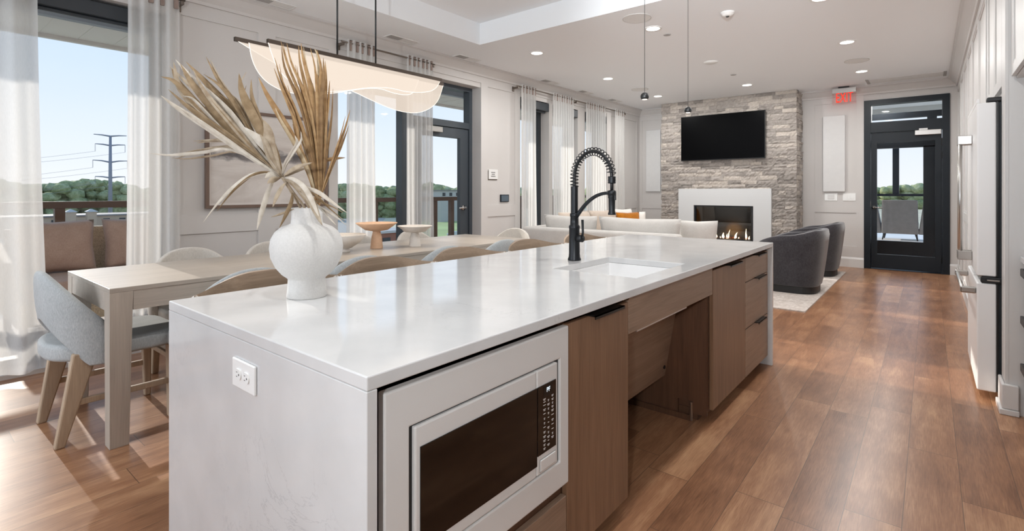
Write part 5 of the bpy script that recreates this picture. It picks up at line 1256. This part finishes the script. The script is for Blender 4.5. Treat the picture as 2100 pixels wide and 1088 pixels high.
for yy in (4.2, 4.95): b = BM(); b.lathe([(0, 0), (.02, 0), (.02, .032), (0, .032)], (.5, yy, 0), 12); obj('foot', b, 'matte_black', t)

t = thing('pantry_panel', 'tall white cabinet end panel with baseboard on the near side of the refrigerator', 'cabinet panel', (.6, 4.0, 0))
b = BM(); b.box(.338, 1.045, 3.91, 4.085, 0, CZ).box(.324, .3385, 3.91, 4.085, .0, CZ); obj('panel', b, 'cabinet_white', t)
b = BM(); b.prism([(.308, 3.885), (.378, 3.885), (.378, 3.9095), (.3235, 3.9095), (.3235, 4.085), (.308, 4.085)], 'Z', .0305, .165); obj('base_moulding', b, 'trim_white', t, bevel=.007, seg=3)
b = BM(); b.prism([(.298, 3.875), (.378, 3.875), (.378, 3.9095), (.3235, 3.9095), (.3235, 4.09), (.298, 4.09)], 'Z', 0, .030); obj('shoe_moulding', b, 'trim_white', t, bevel=.004)
def shaker(nm, parent, x, y0, y1, z0, z1, mat='cabinet_white', th=.02, w=.06):
    b = BM(); b.frame('X', x - th, x, y0, y1, z0, z1, w); b.box(x - th + .008, x, y0 + w, y1 - w, z0 + w, z1 - w); b.frame('X', x - th + .002, x - th + .008, y0 + w, y1 - w, z0 + w, z1 - w, .012)
    return obj(nm, b, mat, parent, bevel=.0015)
t = thing('over_fridge_cabinet', 'white panelled cabinet above the refrigerator', 'cabinet', (.6, 4.56, 1.84))
b = BM(); b.box(.344, 1.045, 4.088, 5.058, 1.80, CZ - .001); obj('carcass', b, 'cabinet_white', t)
for y0, y1 in ((4.092, 4.57), (4.576, 5.054)): shaker('door', t, .344, y0, y1, 1.83, 2.72)
t = thing('wall_cabinet', 'white upper cabinet over the counter at the right edge of the view', 'cabinet', (.6, 3.0, 1.84))
b = BM(); b.box(.368, 1.05, -.6, 3.908, 1.84, CZ - .001); obj('carcass', b, 'cabinet_white', t)
for k in range(6): shaker('door', t, .367, -.6 + k * .75, -.6 + k * .75 + .745, 1.85, 2.72)
t = thing('counter_worktop', 'white worktop at the right edge of the view beside the white end panel', 'worktop', (.7, 2.0, .87))
b = BM(); b.box(.381, 1.05, -.6, 3.884, .842, .872); obj('slab', b, 'white_quartz', t, bevel=.003)
t = thing('wall_base_cabinet', 'grey wood base cabinet with dark pulls at the right edge of the view', 'cabinet', (.7, 3.4, 0))
b = BM(); b.box(.418, 1.05, 2.6, 3.876, .08, .841).box(.48, 1.05, 2.6, 3.876, 0, .08); obj('carcass', b, 'leg_oak', t)
for z0, z1 in ((.09, .335), (.34, .585), (.59, .835)):
    b = BM(); b.box(.398, .417, 3.0, 3.872, z0, z1); d = obj('drawer', b, 'leg_oak', t, bevel=.002)
    b = BM(); b.box(.372, .3985, 3.60, 3.80, z1 - .06, z1 - .02); obj('pull', b, 'matte_black', d, bevel=.003)

# ------------------------------------------------------------------ balcony on the left
b = BM(); b.box(-7.05, WO, -6, 14, -.16, -.03); struct('floor_balcony', b, 'deck_floor')
b = BM(); b.box(-7.0, -6.2, -6, 14, 2.83, 2.93); 
for k in range(66): b.box(-6.98, -6.21, -5.9 + k * .3, -5.893 + k * .3, 2.826, 2.832)
b.box(-7.04, -6.99, -6, 14, 2.79, 3.05); struct('ceiling_balcony', b, 'soffit')
b = BM(); b.box(-6.2, WO, -6, 14, 2.97, 3.05).box(-6.2, -6.12, -6, 14, 2.80, 2.97); struct('ceiling_balcony_inner', b, 'soffit_grey')
for k, yy in enumerate((-1.2, .1, 1.4, 2.7, 4.0, 5.3, 6.6)):
    b = BM(); b.box(-6.12, WO, yy, yy + .12, 2.87, 2.969); struct('trim_%d' % (k + 4), b, 'soffit')
for yy in (.8, 3.4): 
    t = thing('balcony_downlight', 'lit round light in the balcony soffit outside the near window' if yy < 1 else 'lit round light in the balcony soffit outside the side window', 'downlight', (-5.7, yy, 2.97), 'balcony soffit lights')
    b = BM(); b.lathe([(0, -.03), (.07, -.025), (.075, 0), (0, 0)], (-5.7, yy, 2.97), 24); obj('lens', b, 'downlight_lens', t, smooth=True)
t = thing('balcony_railing', 'brown balcony railing with slim posts outside the left windows', 'railing', (-6.9, 3, 0))
b = BM(); b.box(-6.95, -6.85, -6, 14, 1.045, 1.115); obj('top_rail', b, 'deck_brown', t, bevel=.004)
b = BM(); b.box(-6.93, -6.87, 4.4, 14, .10, .15).box(-6.93, -6.87, 4.4, 14, .30, .34); obj('bottom_rail', b, 'deck_brown', t)
yy = -5.3
while yy < 14:
    b = BM(); b.box(-6.94, -6.86, yy, yy + .08, -.03, 1.045); obj('post', b, 'deck_brown', t); yy += 1.28 if yy < 5 else .42
b = BM(); b.box(-6.905, -6.899, -6, 4.3, .05, 1.045); obj('glass_infill', b, 'window_glass', t)

t = thing('outdoor_sofa', 'wicker outdoor sofa with brown cushions on the balcony by the near window', 'outdoor sofa', (-6.1, 1.8, -.03))
b = BM(); b.box(-6.62, -5.62, .68, 2.9, .12, .30); obj('seat_frame', b, 'wicker', t, bevel=.01)
b = BM(); b.hexa([(-6.60, .70, .30), (-6.50, .70, .30), (-6.50, 2.9, .30), (-6.60, 2.9, .30), (-6.76, .72, .86), (-6.68, .72, .86), (-6.68, 2.9, .86), (-6.76, 2.9, .86)]); obj('backrest', b, 'wicker', t, bevel=.01)
b = BM(); b.hexa([(-6.5, .67, .12), (-5.64, .67, .12), (-5.64, .72, .12), (-6.5, .72, .12), (-6.62, .63, .76), (-5.95, .63, .62), (-5.95, .69, .62), (-6.62, .69, .76)]); obj('arm', b, 'wicker', t, bevel=.008)
b = BM(); b.box(-6.45, -5.66, .74, 2.88, .302, .46); obj('seat_cushion', b, 'outdoor_cushion', t, bevel=.035, seg=4, smooth=True)
for x in (-6.55, -5.70):
    for yy in (.72, 2.84): b = BM(); b.box(x - .025, x + .025, yy - .025, yy + .025, -.03, .12); obj('foot', b, 'deck_brown', t)
for yy, lb in ((1.02, 'brown outdoor back cushion, left one on the wicker sofa'), (1.68, 'brown outdoor back cushion, right one on the wicker sofa'), (2.36, 'brown outdoor back cushion on the wicker sofa behind the sheer curtain')):
    b = BM(); pillow_bm(b, (0, 0, 0), .60, .50, .20, 'X', 14, -.22); o = obj('outdoor_pillow', b, 'outdoor_cushion', smooth=True); o.location = (-6.36, yy, .70)
    tag(o, lb, 'pillow', 'cushions on the balcony sofa')

# ------------------------------------------------------------------ porch beyond the far door
b = BM(); b.box(-6, 6, 11.4, 19, -.15, 0); struct('floor_porch', b, 'porch_floor')
b = BM(); b.box(-6, 6, 11.42, 15, 3.05, 3.15)
for k in range(2): b.box(-6, 6, 12.5 + k * 1.6, 12.7 + k * 1.6, 2.93, 3.05)
struct('ceiling_porch', b, 'soffit')
t = thing('porch_railing', 'dark porch railing with a tall post seen through the far glass door', 'railing', (-.8, 18.6, 0))
b = BM(); b.box(-6, 6, 18.55, 18.65, 1.07, 1.14); obj('top_rail', b, 'frame_black', t)
for x in (-5, -3, -1.6, .25, 2): b = BM(); b.box(x - .04, x + .04, 18.56, 18.64, 0, 1.07); obj('post', b, 'frame_black', t)
b = BM(); b.box(-.83, -.68, 18.5, 18.7, 1.14, 3.05); obj('tall_post', b, 'frame_black', t)
b = BM(); b.box(-6, 6, 18.56, 18.64, .08, .14); obj('bottom_rail', b, 'frame_black', t)
t = thing('wingback_chair', 'grey wingback chair seen from behind through the far glass door', 'armchair', (-.56, 15.9, 0))
cy = 15.85
b = BM(); b.hexa([(-.94, cy, .16), (-.20, cy, .16), (-.20, cy + .14, .16), (-.94, cy + .14, .16), (-.92, cy - .16, 1.0), (-.22, cy - .16, 1.0), (-.22, cy - .05, 1.0), (-.92, cy - .05, 1.0)]); obj('backrest', b, 'wing_fabric', t, bevel=.03, seg=3, smooth=True)
for s in (-1, 1):
    x0 = -.57 + s * .42; b = BM(); b.hexa([(x0 - .06, cy + .02, .16), (x0 + .06, cy + .02, .16), (x0 + .06, cy + .62, .16), (x0 - .06, cy + .62, .16), (x0 - .05 + s * .10, cy - .14, 1.03), (x0 + .05 + s * .10, cy - .14, 1.03), (x0 + .05 + s * .10, cy + .20, .95), (x0 - .05 + s * .10, cy + .20, .95)]); obj('wing', b, 'wing_fabric', t, bevel=.03, seg=3, smooth=True)
b = BM(); b.box(-.93, -.21, cy + .10, cy + .68, .20, .45); obj('seat_cushion', b, 'wing_fabric', t, bevel=.03, seg=3, smooth=True)
for x, yy, l_ in ((-.88, cy + .05, -.04), (-.26, cy + .05, .04), (-.88, cy + .58, -.03), (-.26, cy + .58, .03)):
    b = BM(); b.tube([(x, yy, .18), (x + l_, yy, 0)], [.022, .013], 10); obj('leg', b, 'matte_black', t, smooth=True)

# ------------------------------------------------------------------ distant view
def pol(th, R): a = math.radians(th); return (-R * math.sin(a), R * math.cos(a))   # th degrees left of the room axis
GZ = -12.0
b = BM(); b.prism([(1400 * math.cos(k * PI / 24), 1400 * math.sin(k * PI / 24)) for k in range(48)], 'Z', GZ - 1, GZ)
struct('ground', b, 'ground_cover')
b = BM(); b.prism([pol(42, 120), pol(50.5, 120), pol(50.5, 262), pol(42, 262)], 'Z', GZ, GZ + .06); struct('trim_lawn', b, 'grass_field')
b = BM()
a_ = [pol(60, 70), pol(93, 70), pol(93, 260), pol(53, 260)]; b.prism(a_, 'Z', GZ, GZ + .05)
o = struct('trim_road', b, 'asphalt')
def blob(b, c, r, seed, sq=.8, sd=2):
    M0 = bmesh.ops.create_icosphere(b.bm, subdivisions=sd, radius=1.0)
    for v in M0['verts']:
        d = 1 + .34 * noise.noise(v.co * 2.1 + Vector((seed, seed * .7, 0))) + .34 * noise.noise(v.co * 6.0 + Vector((seed, 0, seed))) 
        v.co = Vector((v.co.x * r * d, v.co.y * r * d, v.co.z * r * d * sq)) + Vector(c)
def treeline(name, th0, th1, R0, R1, n, r0, r1, top, label, seed):
    rr = random.Random(seed); b = BM()
    for i in range(n):
        th = th0 + (th1 - th0) * (i + rr.random()) / n; R = rr.uniform(R0, R1); x, y = pol(th, R); r = rr.uniform(r0, r1)
        tp = top(th) * R / R0
        for z in (tp - r * .8, tp - r * 2.0, tp - r * 3.2, tp - r * 4.4, tp - r * 5.6):
            if z > GZ - r: blob(b, (x + rr.uniform(-r, r) * .6, y + rr.uniform(-r, r) * .6, z), r * rr.uniform(.9, 1.25), rr.random() * 50)
    o = obj(name, b, 'foliage', smooth=True, normals=False); tag(o, label, 'trees', kind='stuff'); return o
treeline('treeline', 62, 96, 330, 370, 130, 2.2, 4.2, lambda th: 4.0 + 1.2 * math.sin(th * .9) + (1.5 if th > 76 else -.5), 'green line of trees beyond the balcony railing outside the near window', 1)
treeline('treeline', 44, 62, 260, 300, 80, 2.2, 4.0, lambda th: 3.6 + 1.0 * math.sin(th * .8), 'green trees seen past the side window and balcony door', 2)
treeline('treeline', 20, 44, 400, 430, 20, 6, 9, lambda th: 3.0, 'far trees behind the sheer curtains of the lounge windows', 3)
treeline('treeline', -9, 13, 470, 520, 90, 3, 5, lambda th: 3.2 + (3.5 - .75 * th if th < 4.7 else 0) , 'wooded hillside seen through the far glass door', 4)
b = BM()
for i, (th, R, h) in enumerate(((62, 1150, 24), (66, 1200, 30), (58, 1180, 20), (70, 1250, 24))):
    x, y = pol(th, R); blob(b, (x, y, GZ), 110, i * 3.1, h / 110, 4)
tag(obj('distant_hills', b, 'hill_blue', smooth=True, normals=False), 'hazy blue hill on the horizon behind the power pylon', 'hill', kind='stuff')
# power pylon
px_, py_ = pol(77.25, 300); S = 300 / 1051
t = thing('power_pylon', 'tall steel power pylon with four pairs of arms outside the near window', 'pylon', (px_, py_, GZ))
b = BM(); b.tube([(px_, py_, GZ), (px_, py_, 1.2 + 88 * S)], [.9, .5], 12); obj('mast', b, 'tower_metal', t, smooth=True)
dxa, dya = math.cos(math.radians(77.25)), math.sin(math.radians(77.25))
wires = []
for zpx, L_, rise, drop in ((88, 21, 2, 0), (73, 19, 2, 12), (46, 22, 3, 12), (21, 19, 2, 11)):
    z = 1.2 + zpx * S
    for s in (-1, 1):
        e = (px_ + s * dxa * L_ * S, py_ + s * dya * L_ * S, z + rise * S)
        b = BM(); b.tube([(px_, py_, z), ((px_ + e[0]) / 2, (py_ + e[1]) / 2, z + rise * S * .8), e], [.38, .28, .16], 8); ar = obj('arm', b, 'tower_metal', t)
        if drop:
            b = BM(); b.tube([e, (e[0], e[1], e[2] - drop * S)], .1, 6); obj('insulator', b, 'tower_metal', ar); wires.append((e[0], e[1], e[2] - drop * S))
for k, e in enumerate(wires):
    s = 1 if k % 2 else -1; pts = []
    for i in range(17):
        f = i / 16; x, y = pol(77.25 + 26 * f, 300 + 60 * f + s * 4 * f); pts.append((e[0] + (x - px_), e[1] + (y - py_), e[2] - 9 * math.sin(PI * f) * .9))
    b = BM(); b.tube(pts, .05, 5); tag(obj('power_line', b, 'tower_metal'), 'thin power line running left from the pylon across the sky', 'power line', 'power lines from the pylon')
# cupolas and low buildings
for th, lb in ((79.9, 'small tan rooftop tower with pointed roof, left of the two beyond the railing'), (78.55, 'small tan rooftop tower with pointed roof, right of the two beyond the railing')):
    R = 190; x, y = pol(th, R); t = thing('roof_tower', lb, 'tower', (x, y, GZ), 'rooftop towers beyond the railing')
    b = BM(); b.box(x - 1.05, x + 1.05, y - 1.05, y + 1.05, GZ, -4.8); obj('wall', b, 'tan_wall', t)
    b = BM(); b.prism([(x - 1.3, y - 1.3), (x + 1.3, y - 1.3), (x + 1.3, y + 1.3), (x - 1.3, y + 1.3)], 'Z', -4.8, -4.65)
    ap = b.bm.verts.new((x, y, -3.9)); q4 = [b.bm.verts.new(p) for p in ((x - 1.3, y - 1.3, -4.65), (x + 1.3, y - 1.3, -4.65), (x + 1.3, y + 1.3, -4.65), (x - 1.3, y + 1.3, -4.65))]
    for i in range(4): b.bm.faces.new((q4[i], q4[(i + 1) % 4], ap))
    obj('pointed_roof', b, 'pale_roof', t)
def building(th, R, w, d, z1, wall, roof, label, z0=GZ):
    x, y = pol(th, R); t = thing('building', label, 'building', (x, y, z0))
    b = BM(); b.box(x - d / 2, x + d / 2, y - w / 2, y + w / 2, z0, z1); obj('wall', b, wall, t)
    b = BM(); b.box(x - d / 2 - .4, x + d / 2 + .4, y - w / 2 - .4, y + w / 2 + .4, z1, z1 + .4); obj('roof', b, roof, t)
    b = BM()
    for k in range(int(w // 4)): b.box(x + d / 2, x + d / 2 + .1, y - w / 2 + 1 + k * 4, y - w / 2 + 2.6 + k * 4, z1 - 2.2, z1 - .8)
    obj('window_row', b, 'frame_dark', t)
building(79.5, 207, 40, 14, -6.4, 'tan_wall', 'roof_metal', 'long low tan building beyond the railing, left of the pylon')
building(75.2, 235, 30, 14, -7.2, 'tan_wall', 'pale_roof', 'long low tan building beyond the railing, right of the pylon')
building(53.2, 95, 7, 6, -6.1, 'brick_wall', 'pale_roof', 'small brick building seen above the tan pedestal bowl', )
building(53.5, 34, 9, 6, -3.6, 'pale_roof', 'pale_roof', 'pale flat roofed building just below the balcony, behind the tan pedestal bowl')
building(45.2, 235, 34, 14, 1.2, 'pale_roof', 'roof_metal', 'grey roofed building beyond the trees seen through the balcony door')
def car(th, R, label, mat):
    x, y = pol(th, R); t = thing('car', label, 'car', (x, y, GZ + .05), 'parked cars below the balcony'); z = GZ + .05
    b = BM(); b.prism([(y - 2.2, z + .35), (y + 2.2, z + .35), (y + 2.2, z + .8), (y + 1.3, z + .95), (y + .7, z + 1.45), (y - 1.0, z + 1.45), (y - 1.7, z + .95), (y - 2.2, z + .85)], 'X', x - .85, x + .85); obj('body', b, mat, t, bevel=.08)
    b = BM()
    for yy in (-1.4, 1.4):
        for s in (-.78, .78): b.lathe([(0, -.1), (.33, -.1), (.33, .1), (0, .1)], (x + s, y + yy, z + .33), 14, 'X')
    obj('wheel_set', b, 'black_plastic', t)
for i, (th, R, m, lb) in enumerate(((55.6, 215, 'car_paint', 'pale parked car behind the white bowl, left of the row'), (54.6, 205, 'car_paint_dark', 'dark parked car in the middle of the row below the side window'), (53.7, 190, 'car_paint', 'pale parked car below the side window, right end of the row'), (45.6, 150, 'car_paint', 'white car on the road seen through the balcony door'))): car(th, R, lb, m)
